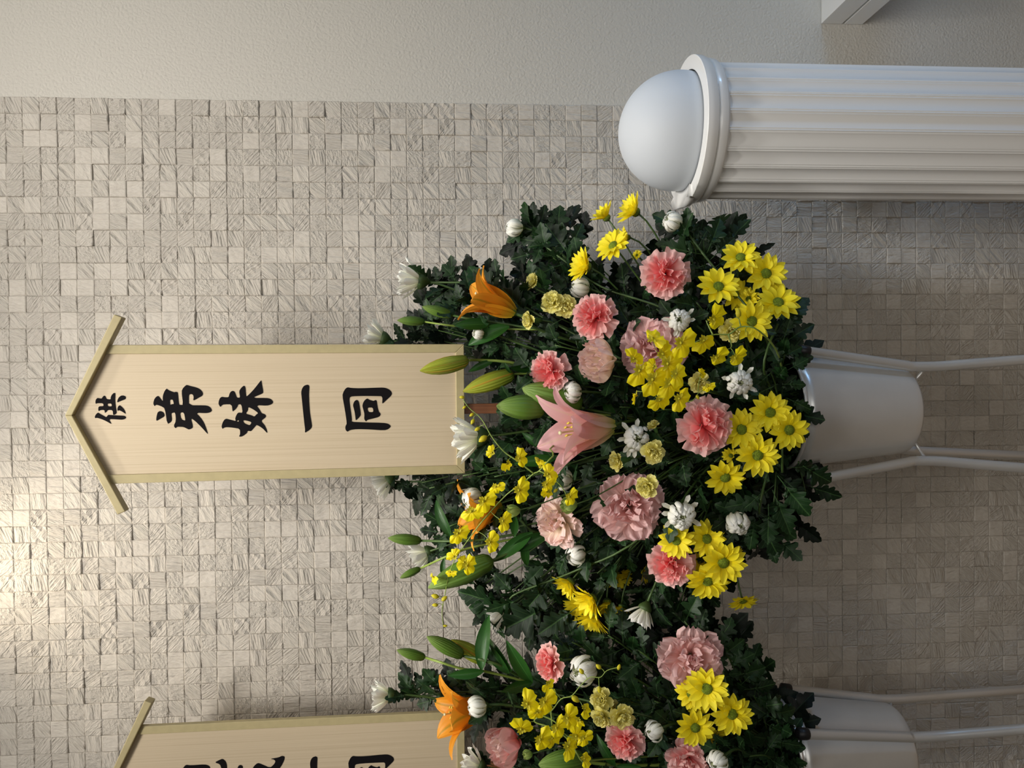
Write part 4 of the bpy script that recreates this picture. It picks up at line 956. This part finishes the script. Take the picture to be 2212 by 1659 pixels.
# 4: lower orange lily with three buds
Y = 1.80
t = lily_root(1150, 1160, Y, 'lily stem with an orange flower behind the orchids and three green buds')
bs = at(1085, 1095, Y + .03); d = W(-.93, .15, .25)
lily_head(t, bs, d, 120*Y/FPX, M_ORL, 28, 70, .2, M_STIG, fat=1.3)
n1 = at(1180, 1150, Y + .03); sub_stem(t, [bs, at(1120, 1120, Y+.03), n1, at(1350, 1070, Y+.05), at(1550, 980, Y+.04), Bin1], .0036)
q, _ = seg_bud(t, (838, 1162), (910, 1168), dy=.04); sub_stem(t, [q, at(970, 1169, Y), at(1040, 1166, Y), at(1110, 1155, Y), n1], .003)
q, _ = seg_bud(t, (864, 1249), (908, 1228), dy=.04); sub_stem(t, [q, at(960, 1204, Y), at(1010, 1185, Y+.02), at(1080, 1170, Y+.02), n1], .0028, M_STEML)
q, _ = seg_bud(t, (925, 1270), (1065, 1210), 'g', dy=-.01); sub_stem(t, [q, at(1110, 1190, Y), at(1140, 1170, Y), n1], .0034)
for b_, e_, k in (((975, 1160), (930, 1092), 1), ((1150, 1150), (1065, 1212), 0), ((1135, 1160), (1130, 1230), 1), ((1110, 1160), (1120, 1105), 2), ((960, 1205), (950, 1245), 1), ((1100, 1190), (1190, 1150), 0)): lily_leaf(t, at(*b_, Y), at(*e_, Y-.02), k, 1.12)
# 5: orange lily and buds of the second arrangement
Y = 1.76
t = lily_root(1150, 1480, Y, 'lily stem with the orange flower over the cut-off board and slim green buds')
bs = at(1045, 1530, Y + .02); d = W(-.92, -.05, .42)
lily_head(t, bs, d, 122*Y/FPX, M_ORL, 27, 55, .9, M_STIG, fat=1.5)
n1 = at(1160, 1480, Y + .05); sub_stem(t, [bs, at(1090, 1515, Y+.04), n1, at(1300, 1530, Y+.08), at(1500, 1580, Y+.06), Bin2], .0038)
q, _ = seg_bud(t, (857, 1404), (918, 1420), c=1625); sub_stem(t, [q, at(950, 1430, Y), at(1000, 1445, Y), at(1045, 1450, Y+.02), at(1110, 1465, Y+.04), n1], .003, M_STEML)
q, _ = seg_bud(t, (922, 1375), (1000, 1417), c=1625); sub_stem(t, [q, at(1040, 1425, Y), at(1080, 1437, Y), at(1120, 1460, Y+.04), n1], .0034)
q, _ = seg_bud(t, (975, 1382), (1050, 1430), 'y', dy=.06, c=1625); sub_stem(t, [q, at(1090, 1445, Y+.05), n1], .003)
for b_, e_, k in (((1150, 1475), (1092, 1395), 0), ((1040, 1448), (1038, 1342), 1), ((1105, 1450), (1025, 1390), 3), ((1045, 1450), (970, 1462), 0), ((1150, 1475), (1075, 1490), 2), ((1100, 1455), (1040, 1400), 1)): lily_leaf(t, at(*b_, Y), at(*e_, Y-.02), k, 1.12)
# 6: big bud at the photo's bottom edge
Y = 1.66
t = lily_root(1260, 1650, Y, 'short lily stem with one fat green bud at the photo\'s bottom edge')
q, _ = seg_bud(t, (1163, 1652), (1262, 1640), 'g', 1, c=1625); sub_stem(t, [q, at(1300, 1650, Y+.03), at(1450, 1650, Y+.08), Bin2], .0038, M_STEML)
for b_, e_, k in (((1330, 1655), (1290, 1610), 1), ((1330, 1655), (1385, 1660), 0)): lily_leaf(t, at(*b_, Y+.02), at(*e_, Y), k, 1.12)

# ------------------------------------------------------------------ oncidium orchid sprays
def lip_mesh(seed):
    r = random.Random(seed); V = []; UV = []; F = []; na, nr = 18, 4
    for i in range(na + 1):
        a = math.radians(-112 + 224*i/na); b_ = abs(a)
        R_ = .98 + .07*math.sin(a*9 + seed) + r.uniform(-.03, .03)
        R_ *= (1 - .30*math.exp(-(a/.10)**2))                 # cleft between the two lobes
        R_ *= (.55 + .45*min(1, (math.radians(116) - b_)/.6))
        for j in range(nr + 1):
            s = j/nr; q = R_*s
            z = .10*math.sin(a*7 + seed*2)*s*s + .18*s - .32*s*s
            V.append((q*math.cos(a)*.88, q*math.sin(a)*1.12, z)); UV.append((i/na, s))
    for i in range(na):
        for j in range(nr): F.append((i*(nr+1)+j, i*(nr+1)+j+1, (i+1)*(nr+1)+j+1, (i+1)*(nr+1)+j))
    return mesh('lip', V, F, M_ONC, True, UV)
LIPS = [lip_mesh(i) for i in range(4)]
def tepal_mesh(seed):
    r = random.Random(seed); V = []; F = []; UV = []
    for ang, L_, w_ in ((100, .5, .13), (140, .42, .11), (180, .48, .12), (220, .42, .11), (260, .5, .13)):
        a0 = math.radians(ang + r.uniform(-8, 8)); n = len(V)
        for i in range(5):
            s = i/4; wd = w_*math.sin(PI*(.1+.85*s))**.7; z = .06 + .12*s + .04*math.sin(s*9+seed)
            for u in (-1, 0, 1):
                x = L_*s; y = u*wd; V.append((x*math.cos(a0) - y*math.sin(a0), x*math.sin(a0) + y*math.cos(a0), z + .04*abs(u))); UV.append(((u+1)/2, s))
        for i in range(4):
            for j in range(2): F.append((n+i*3+j, n+(i+1)*3+j, n+(i+1)*3+j+1, n+i*3+j+1))
    Vc, Fc = lathe([(.001, .3), (.06, .27), (.10, .18), (.12, .08), (.10, .0)], 8, lambda a, i: 1+.25*math.sin(3*a)); n = len(V)
    V += Vc; F += [tuple(q+n for q in f) for f in Fc]; UV += [(.5, .3)]*len(Vc)
    return mesh('blossom', V, F, M_ONCG, True, UV)
TEPS = [tepal_mesh(i) for i in range(3)]
def orchid(label, c, stems, flowers, buds, dy=-.10):
    f0 = flowers[0]; Yb = depth(stems[0][0][0], stems[0][0][1], c) + dy
    root = empty('orchid_spray', Matrix.Translation(at(stems[0][0][0], stems[0][0][1], Yb))); props(root, label, 'orchid', 'yellow orchid sprays')
    def Yd(x, y): return depth(x, y, c) + dy
    allp = []
    for k, st in enumerate(stems):
        P = [at(x, y, Yd(x, y) + .004) for x, y in st]; 
        if k == 0: P = [(B1 if c == 888 else B2) + Vector((0, .02, -.02)), at(st[0][0] + 45, st[0][1] + (c - st[0][1])*.35, Yd(*st[0]) + .10)] + P
        n = len(catmull(P, 4)); V, F = tube([root.matrix_world.inverted() @ p for p in catmull(P, 4)], [.0019 - .0011*i/n for i in range(n)], 6)
        obj('stem', mesh('stem', V, F, M_STEML), root); allp += [(x, y) for x, y in catmull([Vector((*q, 0)) for q in st], 6) for _ in [0]] if False else [(v.x, v.y) for v in catmull([Vector((q[0], q[1], 0)) for q in st], 6)]
    def twig(px, py, Y):
        q = min(allp, key=lambda a: (a[0]-px)**2 + (a[1]-py)**2); p = at(px, py, Y + .004); a = at(q[0], q[1], Yd(*q) + .004)
        if (p-a).length < .004: return
        mid = (p+a)/2 + Vector((rnd.uniform(-.004, .004), .004, rnd.uniform(-.004, .004)))
        V, F = tube([root.matrix_world.inverted() @ v for v in catmull([a, mid, p], 3)], .0008, 5); obj('pedicel', mesh('pedicel', V, F, M_STEML), root)
    for px, py, r, ang, sq in flowers:      # ang: direction of the lip in the photo, sq: 1 = seen frontally, small = edge on
        Y = Yd(px, py) - rnd.uniform(0, .022); s = 1.08*r*Y/FPX; a = math.radians(ang)
        lipd = W(math.cos(a), math.sin(a), .0); face = W(-math.sin(a)*(1-sq)*1.2*rnd.choice([1, -1]), math.cos(a)*(1-sq)*1.2*rnd.choice([1, -1]), sq) if sq < .95 else W(rnd.uniform(-.2, .2), rnd.uniform(-.2, .2), 1)
        cx, cy = px - math.cos(a)*r*.35, py - math.sin(a)*r*.35
        M_ = frame(lipd, face, at(cx, cy, Y), s)
        b_ = obj('blossom', rnd.choice(TEPS), root, root.matrix_world.inverted() @ M_)
        obj('lip', rnd.choice(LIPS), b_)
        twig(cx, cy, Y)
    for px, py, r in buds:
        Y = Yd(px, py); P = at(px, py, Y); q = min(allp, key=lambda a: (a[0]-px)**2 + (a[1]-py)**2)
        d = P - at(q[0], q[1], Y); d = d if d.length > 1e-4 else W(-1, 0, 0)
        M_ = face_mat(d, P, r*Y/FPX); obj('bud', lathe_mesh('orchid_bud', [(.05, -1), (.5, -.6), (.62, 0), (.4, .6), (.02, 1)], M_ONCG, 8, None, True), root, root.matrix_world.inverted() @ M_); twig(px, py, Y)
orchid('yellow orchid spray arching below the board\'s lower end', 888,
 [[(1195, 985), (1165, 1017), (1153, 1023), (1127, 1045), (1095, 1068), (1060, 1105), (1037, 1132), (1005, 1175), (985, 1205), (970, 1240), (962, 1280), (955, 1320), (958, 1352)],
  [(1153, 1023), (1115, 994), (1088, 975), (1062, 943), (1040, 905), (1012, 880), (998, 858)],
  [(1165, 1017), (1190, 1030), (1212, 1050), (1225, 1072)]],
 [(1128, 988, 20, -10, .9), (1096, 1008, 18, 80, .45), (1058, 975, 14, 200, .8), (1075, 1056, 18, 60, .6), (1130, 1060, 26, 10, .95), (1052, 1088, 26, 40, .9), (1022, 1112, 25, 70, .95), (1093, 1128, 21, 20, .8), (994, 1158, 23, 50, .9), (1066, 1171, 22, 5, .95), (977, 1197, 16, 230, .6), (996, 1214, 16, 200, .6), (1016, 1222, 21, 10, 1), (936, 1252, 18, 90, .35), (974, 1240, 13, 80, .7),
  (1190, 1020, 21, -30, .9), (1186, 1048, 20, 20, .85), (1182, 1068, 15, 100, .6), (1236, 1075, 19, 25, .9), (1172, 1002, 14, -60, .6)],
 [(998, 858, 6), (1003, 880, 5), (1019, 896, 6), (1021, 911, 7), (1031, 927, 7), (1043, 948, 11), (940, 1288, 9), (960, 1293, 8), (940, 1307, 7), (962, 1352, 5), (1160, 992, 7), (1200, 1060, 6)])
orchid('dense yellow orchid spray hanging over the dusty pink lisianthus', 888,
 [[(1640, 715), (1600, 706), (1575, 722), (1540, 723), (1505, 738), (1480, 752), (1455, 762), (1425, 770), (1405, 785), (1398, 800)],
  [(1540, 723), (1530, 703), (1525, 692)], [(1573, 722), (1580, 745), (1578, 752)], [(1600, 705), (1596, 688)], [(1405, 785), (1420, 840), (1400, 846), (1375, 845)], [(1425, 770), (1450, 800), (1455, 850), (1470, 865), (1495, 866), (1508, 850)]],
 [(1418, 728, 26, -35, .6), (1481, 746, 33, 30, 1), (1373, 768, 22, -50, .55), (1388, 810, 32, 50, 1), (1452, 792, 34, 30, 1), (1440, 760, 28, -20, .8), (1418, 828, 34, 40, .95), (1452, 838, 31, 50, .95), (1371, 862, 22, 90, .2), (1425, 873, 24, 75, .8), (1474, 866, 26, 30, 1), (1552, 686, 30, -5, .6), (1523, 745, 27, 60, .8), (1557, 772, 27, 15, .5), (1597, 772, 26, 12, .55), (1518, 806, 12, -30, .7), (1532, 838, 14, 60, .7), (1468, 812, 26, 20, .8), (1405, 790, 18, 200, .8)],
 [(1595, 676, 11), (1613, 722, 7), (1507, 858, 6)], -.13)
orchid('yellow orchid spray arching over the bottom arrangement', 1625,
 [[(1262, 1648), (1230, 1600), (1190, 1572), (1160, 1562), (1155, 1555), (1170, 1545), (1190, 1537), (1212, 1510), (1235, 1503), (1255, 1480), (1275, 1463), (1297, 1463), (1312, 1448), (1340, 1441)],
  [(1170, 1545), (1200, 1560), (1225, 1590), (1262, 1590)], [(1190, 1537), (1193, 1570)]],
 [(1186, 1482, 17, 60, .6), (1148, 1516, 27, -20, .95), (1184, 1520, 28, 30, .95), (1128, 1566, 23, -70, .9), (1235, 1549, 27, 0, 1), (1210, 1573, 25, 20, .9), (1176, 1598, 27, 20, .9), (1250, 1583, 22, -40, .9), (1266, 1598, 20, 40, .8), (1234, 1616, 25, 20, .55), (1268, 1536, 19, 30, .4), (1268, 1642, 18, 10, .4), (1196, 1600, 22, 60, .8), (1160, 1545, 18, 90, .8), (1245, 1560, 16, 120, .8)],
 [(1243, 1510, 11), (1295, 1490, 8), (1293, 1440, 8), (1337, 1441, 7), (1256, 1450, 8)], -.12)

# ------------------------------------------------------------------ leafy sprigs that fill the arrangements
def inside(p, poly):
    x, y = p; c = False; n = len(poly)
    for i in range(n):
        x1, y1 = poly[i]; x2, y2 = poly[(i+1) % n]
        if (y1 > y) != (y2 > y) and x < (x2-x1)*(y-y1)/(y2-y1) + x1: c = not c
    return c
POLY1 = [(880, 725), (955, 612), (1030, 598), (1090, 630), (1130, 560), (1125, 470), (1200, 462), (1230, 540), (1300, 610), (1380, 590), (1440, 520), (1480, 480), (1560, 490), (1590, 560), (1690, 640), (1710, 760), (1722, 880), (1718, 960), (1755, 1040), (1715, 1120), (1670, 1175), (1600, 1160), (1570, 1230), (1480, 1310), (1340, 1365), (1180, 1368), (1020, 1310), (1010, 1280), (1080, 1245), (1140, 1250), (1130, 1100), (1010, 1170), (930, 1160), (960, 1080), (890, 1045), (1010, 1020), (1060, 960), (1110, 905), (1090, 800), (1020, 740)]
POLY2 = [(890, 1500), (970, 1490), (1060, 1470), (1130, 1490), (1180, 1400), (1260, 1380), (1480, 1340), (1560, 1370), (1640, 1450), (1690, 1530), (1705, 1620), (1710, 1740), (1600, 1880), (1300, 1880), (1120, 1800), (1090, 1700), (1130, 1600), (1080, 1540), (960, 1530)]
HOLES = [(1290, 470, 60), (1400, 480, 45), (1150, 1185, 45), (1045, 885, 45), (1120, 1400, 60), (1260, 1180, 25), (1340, 520, 30), (1420, 1290, 16)]
BL = [(o.matrix_world.translation.copy(), o) for o in bpy.data.objects if o.parent is None and o.get('category') in ('flower', 'lily')]
LM = []
for p_, o in BL:
    px, py = proj(p_); lab = o['label']; LM.append((px, py, lab))
USED = {}
SHORT = [(1303, 455, 'the two daisies beside the white dome'), (1258, 574, 'the daisy above the upper coral carnation'), (1112, 491, 'the upper left white bud'), (1454, 479, 'the white bud at the column'), (888, 604, 'the white bloom above the board'),
 (1034, 720, 'the smallest white bud'), (1050, 640, 'the upper orange lily'), (1436, 592, 'the carnation nearest the dome'), (1279, 684, 'the carnation by the pale yellow blooms'), (1181, 801, 'the carnation by the board\'s stick'),
 (1640, 620, 'the upper daisy cluster'), (1597, 825, 'the open white bloom at the rim'), (1468, 692, 'the open white bloom above the orchids'), (1413, 780, 'the dense orchid spray'), (1306, 780, 'the cream-pink lisianthus'), (1237, 930, 'the pink lily'),
 (1374, 947, 'the white bloom in the middle'), (1527, 921, 'the largest coral carnation'), (1650, 930, 'the four daisies at the rim'), (1567, 1032, 'the single drooping daisy'), (1472, 1112, 'the spreading white bloom'), (1593, 1128, 'the closed round white bloom'),
 (1362, 1098, 'the largest dusty lisianthus'), (1200, 1130, 'the pale pink lisianthus'), (1012, 943, 'the white bloom at the board\'s end'), (1100, 1050, 'the arching orchid spray'), (990, 1130, 'the lower orange lily'), (1246, 1199, 'the white bud before bare tiles'), (1450, 1223, 'the carnation under the lower daisies'),
 (1540, 1210, 'the lower daisy cluster'), (1271, 1310, 'the bottom daisy group'), (1076, 1328, 'the white bloom at the lower left'), (1387, 1328, 'the drooping white bloom'), (1494, 1428, 'the large ruffled pink bloom'), (1530, 1530, 'the bottom daisies'), (1181, 1435, 'the lone carnation at the bottom'), (1262, 1446, 'the loosely open white bloom'),
 (1190, 1550, 'the bottom orchid spray'), (1320, 1540, 'the bottom pale yellow trio'), (1349, 1606, 'the carnation below the yellow trio'), (1414, 1578, 'the white bud beside the bottom daisies'), (990, 1520, 'the bottom orange lily'), (1102, 1604, 'the cupped pink lisianthus'), (1484, 1648, 'the cut-off pink lisianthus'), (1213, 1645, 'the fat bud at the bottom edge'), (1650, 1600, 'the cut-off bucket\'s rim'), (1700, 800, 'the bucket rim')]
def sprig_label(px, py, dark):
    c = sorted(SHORT, key=lambda q: (q[0]-px)**2 + (q[1]-py)**2)
    for k in range(9):
        dx, dy = px - c[k][0], py - c[k][1]
        dirs = ['right of' if dx > 0 else 'left of', 'below' if dy > 0 else 'above']
        if abs(dy) > abs(dx): dirs.reverse()
        for w_ in dirs:
            lab = ('shaded leafy sprig deep ' if dark else 'leafy sprig ') + w_ + ' ' + c[k][2]
            if lab not in USED: USED[lab] = 1; return lab
    return ('shaded leafy sprig among others near ' if dark else 'leafy sprig among others near ') + c[0][2]
def fill(poly, c, B, step, group, dyr, dark, L, n_leaf, seed, extra=0):
    r = random.Random(seed); pts = []
    x0, x1 = min(p[0] for p in poly), max(p[0] for p in poly); y0, y1 = min(p[1] for p in poly), max(p[1] for p in poly)
    for _ in range(6000):
        p = (r.uniform(x0, x1), r.uniform(y0, y1))
        if p[1] > 1700 or not inside(p, poly): continue
        if any((p[0]-h[0])**2 + (p[1]-h[1])**2 < h[2]**2 for h in HOLES): continue
        if any((p[0]-q[0])**2 + (p[1]-q[1])**2 < step*step for q in pts): continue
        pts.append(p)
    for px, py in pts:
        Y = depth(px, py, c) + r.uniform(*dyr); P = at(px, py, Y)
        ctr = at(1700, c, Y); d = ((P - ctr).normalized() + Vector((0, -.15, .1))).normalized()
        root = empty('leafy_sprig', Matrix.Translation(P)); props(root, sprig_label(px, py, dark), 'leaves', group)
        e = B + Vector((r.uniform(-.06, .06), r.uniform(-.05, .05), -.03)); D = (P-e).length
        path = bez(P, P - d*min(.08, D*.3), e + (P-e)*.3 + Vector((0, .02, D*.15)), e, 14)
        V, F = tube([p - P for p in path], .0018, 5); obj('stem', mesh('stem', V, F, M_STEM), root)
        reach = min(.65, .17 / max(.1, D))
        leaves_along(root, path, 0.0, reach, n_leaf, L, dark, 52)
fill(POLY1, 888, B1, 68, 'leafy sprigs of the main arrangement', (.03, .09), False, .060, 7, 3)
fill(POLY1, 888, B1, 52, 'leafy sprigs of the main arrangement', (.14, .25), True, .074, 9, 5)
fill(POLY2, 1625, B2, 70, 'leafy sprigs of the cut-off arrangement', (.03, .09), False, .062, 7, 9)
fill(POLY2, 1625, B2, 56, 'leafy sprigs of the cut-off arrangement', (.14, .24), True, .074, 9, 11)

# single leaves that stand out along the outline, each on a branch of its own
def branch(c, B, pts, leaves, label, dy=0.0, L0=1.0):
    """pts: stem in the photo from the bucket outwards; leaves: (base px, py, tip px, py)"""
    P = [at(x, y, depth(x, y, c) + dy) for x, y in pts]
    root = empty('leafy_branch', Matrix.Translation(P[-1])); props(root, label, 'leaves', 'leafy branches at the edge')
    Q = catmull([B + Vector((0, .02, -.02))] + P, 5); V, F = tube([q - P[-1] for q in Q], .0026, 7); obj('stem', mesh('stem', V, F, M_STEM), root)
    for bx, by, tx, ty in leaves:
        Y = depth(bx, by, c) + dy; b_ = at(bx, by, Y); e = at(tx, ty, Y - .01); d = e - b_
        put_leaf(root, b_, d, Vector((rnd.uniform(-.35, .35), -1, rnd.uniform(0, .5))), d.length/1.38)
branch(888, B1, [(1500, 700), (1300, 620), (1215, 560), (1150, 510), (1125, 493)], [(1180, 520, 1118, 452), (1165, 500, 1180, 433), (1205, 520, 1208, 430), (1230, 545, 1262, 470), (1160, 545, 1097, 560), (1200, 545, 1225, 600), (1175, 520, 1150, 575), (1235, 560, 1170, 470), (1260, 590, 1235, 500), (1215, 570, 1140, 600), (1240, 590, 1190, 625)], 'leafy chrysanthemum branch against the tiles, furthest up left of the dome', .06)
branch(888, B1, [(1650, 720), (1560, 600), (1520, 550), (1490, 510), (1470, 485)], [(1528, 545, 1565, 458), (1535, 560, 1598, 500), (1520, 550, 1418, 530), (1500, 520, 1490, 450), (1510, 530, 1535, 480), (1540, 580, 1600, 540), (1530, 570, 1450, 600), (1500, 535, 1470, 575), (1545, 590, 1520, 650)], 'leafy chrysanthemum branch in front of the lamp column', .03)
branch(888, B1, [(1650, 800), (1680, 700)], [(1690, 710, 1742, 628), (1695, 720, 1735, 660), (1690, 740, 1712, 680), (1690, 770, 1742, 745), (1700, 800, 1755, 770), (1690, 800, 1660, 740), (1690, 830, 1752, 830), (1700, 860, 1760, 890), (1670, 800, 1620, 850), (1680, 830, 1600, 870)], 'dark leafy branch at the bucket rim nearest the photo\'s top', -.02)
branch(888, B1, [(1690, 950), (1690, 1020)], [(1725, 1000, 1812, 1056), (1700, 1010, 1770, 1010), (1680, 1030, 1760, 1130), (1660, 1040, 1600, 990), (1670, 1060, 1715, 1170), (1650, 1060, 1600, 1110), (1700, 950, 1760, 935), (1680, 980, 1700, 940), (1640, 1080, 1560, 1100), (1660, 1090, 1660, 1190)], 'branch whose big dark leaf hangs over the bucket\'s lower side', -.03)
branch(888, B1, [(1650, 1050), (1640, 1110)], [(1640, 1110, 1735, 1175), (1640, 1120, 1690, 1220), (1600, 1110, 1540, 1090), (1610, 1120, 1660, 1150), (1630, 1120, 1620, 1200), (1600, 1130, 1565, 1180), (1660, 1170, 1680, 1225), (1640, 1100, 1700, 1090)], 'leafy chrysanthemum branch below the rim, above the bare tiles', .0)
branch(888, B1, [(1500, 1200), (1500, 1290)], [(1500, 1290, 1520, 1345), (1470, 1290, 1440, 1345), (1520, 1270, 1560, 1320), (1480, 1280, 1400, 1290), (1530, 1250, 1580, 1260)], 'dark leafy branch under the lower daisy cluster', .1)
branch(888, B1, [(1400, 1150), (1250, 1230), (1120, 1280), (1100, 1300)], [(1100, 1300, 972, 1290), (1120, 1290, 1060, 1235), (1130, 1290, 1040, 1330), (1150, 1280, 1150, 1350), (1110, 1310, 1000, 1325), (1190, 1250, 1125, 1340), (1160, 1270, 1180, 1330), (1120, 1280, 1180, 1215), (1200, 1300, 1060, 1380), (1250, 1310, 1150, 1380)], 'leafy chrysanthemum branch at the main arrangement\'s lower left edge', .03)
branch(888, B1, [(1400, 800), (1200, 700), (1050, 620), (960, 610), (925, 612)], [(950, 615, 935, 570), (970, 625, 922, 660), (990, 610, 950, 565), (1020, 640, 1000, 575), (1060, 640, 1005, 565), (1080, 650, 1040, 590), (1010, 650, 950, 660), (1100, 660, 1010, 570), (1150, 690, 1060, 600), (980, 640, 930, 690), (1160, 700, 1110, 660)], 'leafy chrysanthemum branch between orange lily and tiles, above the board', .05)
branch(888, B1, [(1400, 820), (1200, 760), (1050, 740), (900, 735), (850, 740)], [(900, 738, 838, 738), (930, 735, 880, 700), (960, 740, 890, 715), (990, 745, 940, 700), (1020, 740, 960, 690), (1050, 745, 1000, 740), (1080, 750, 1010, 720), (950, 745, 900, 700), (1060, 735, 1090, 690)], 'leafy chrysanthemum branch along the board\'s upper edge', .25)
branch(888, B1, [(1400, 950), (1200, 1010), (1050, 1035), (900, 1040), (850, 1040)], [(860, 1042, 905, 1068), (900, 1042, 842, 1055), (930, 1045, 875, 1078), (960, 1040, 890, 1060), (990, 1040, 945, 1075), (1020, 1020, 1060, 960), (1080, 1010, 1010, 980), (1100, 1000, 1040, 1010)], 'leafy chrysanthemum branch along the board\'s lower edge', .25)
branch(888, B1, [(1400, 1050), (1200, 1120), (1050, 1150), (960, 1180), (930, 1190)], [(960, 1150, 900, 1145), (980, 1140, 935, 1105), (1000, 1150, 960, 1120), (950, 1190, 920, 1215), (980, 1170, 925, 1170), (1010, 1140, 990, 1090), (1060, 1150, 1010, 1190), (1000, 1190, 940, 1200)], 'leafy chrysanthemum branch around the left end of the lower orange lily', .08)
branch(1625, B2, [(1450, 1560), (1200, 1500), (1000, 1495), (900, 1505), (860, 1505)], [(905, 1500, 855, 1480), (910, 1510, 850, 1530), (940, 1500, 890, 1470), (960, 1495, 905, 1440), (990, 1500, 930, 1520), (1010, 1490, 960, 1450), (1050, 1500, 1000, 1460), (1090, 1500, 1020, 1500), (1100, 1510, 1050, 1540)], 'leafy chrysanthemum branch beside the cut-off board', .05)
branch(1625, B2, [(1600, 1560), (1560, 1450), (1530, 1400)], [(1540, 1400, 1580, 1345), (1550, 1420, 1620, 1380), (1570, 1440, 1640, 1410), (1590, 1460, 1665, 1440), (1610, 1490, 1690, 1480), (1640, 1520, 1700, 1510), (1660, 1540, 1735, 1540), (1670, 1600, 1740, 1615), (1560, 1420, 1560, 1360), (1600, 1480, 1640, 1440), (1620, 1500, 1680, 1530), (1520, 1400, 1510, 1350), (1650, 1560, 1700, 1590), (1580, 1450, 1600, 1400)], 'dark leafy branch leaning toward the bare tiles beside the cut-off bucket', .03)

# fine teal fern deep inside the gap between the arrangements
def fern(cx, cy, c, B, label, n=130, R_=52):
    Y = depth(cx, cy, c) + .1; P = at(cx, cy, Y); root = empty('asparagus_fern', Matrix.Translation(P)); props(root, label, 'fern', 'fine teal ferns')
    e = B + Vector((0, .03, -.02)) - P; path = bez(Vector((0, 0, 0)), e*.2 + Vector((0, .02, .03)), e*.6 + Vector((0, .02, .1)), e, 8)
    V, F = tube(path, .0015, 5); obj('stem', mesh('stem', V, F, M_STEM), root)
    V = []; F = []; s = R_*Y/FPX
    for _ in range(n):
        a = rnd.uniform(0, 2*PI); d = Vector((math.cos(a), rnd.uniform(-.5, .5), math.sin(a))).normalized(); st = Vector((rnd.uniform(-.3, .3), rnd.uniform(-.2, .2), rnd.uniform(-.3, .3)))*s
        v, f = tube([st, st + d*s*.5 + Vector((rnd.uniform(-.1, .1), 0, rnd.uniform(-.1, .1)))*s, st + d*s*rnd.uniform(.7, 1)], .00035, 3, False); k = len(V); V += v; F += [tuple(i+k for i in q) for q in f]
    props(obj('needles', mesh('needles', V, F, M_FERN), root), kind='stuff')
fern(1222, 1408, 1625, B2, 'fine teal fern in the gap between the two arrangements', 240, 50)
fern(1320, 700, 888, B1, 'fine teal fern in the dark hollow beside the coral carnation', 200, 60)
fern(1290, 1160, 888, B1, 'fine teal fern behind the largest dusty pink lisianthus', 160, 50)
fern(1700, 705, 888, B1, 'fine dark fern tip at the bucket rim', 90, 26)
# ------------------------------------------------------------------ bring the whole place to real size
bpy.context.view_layer.update()
SM = Matrix.Scale(SC, 4)
for o in list(bpy.data.objects):
    if o.parent is not None: continue
    if o.type in ('CAMERA', 'LIGHT'):
        o.location = o.matrix_world.translation * SC
        if o.type == 'LIGHT':
            if o.data.type == 'AREA': o.data.size *= SC; o.data.size_y *= SC
            else: o.data.shadow_soft_size *= SC
            o.data.energy *= SC * SC
    else: o.matrix_world = SM @ o.matrix_world
print('objects', len(bpy.data.objects), 'tris', sum(len(o.data.loops) - 2*len(o.data.polygons) for o in bpy.data.objects if o.type == 'MESH'))
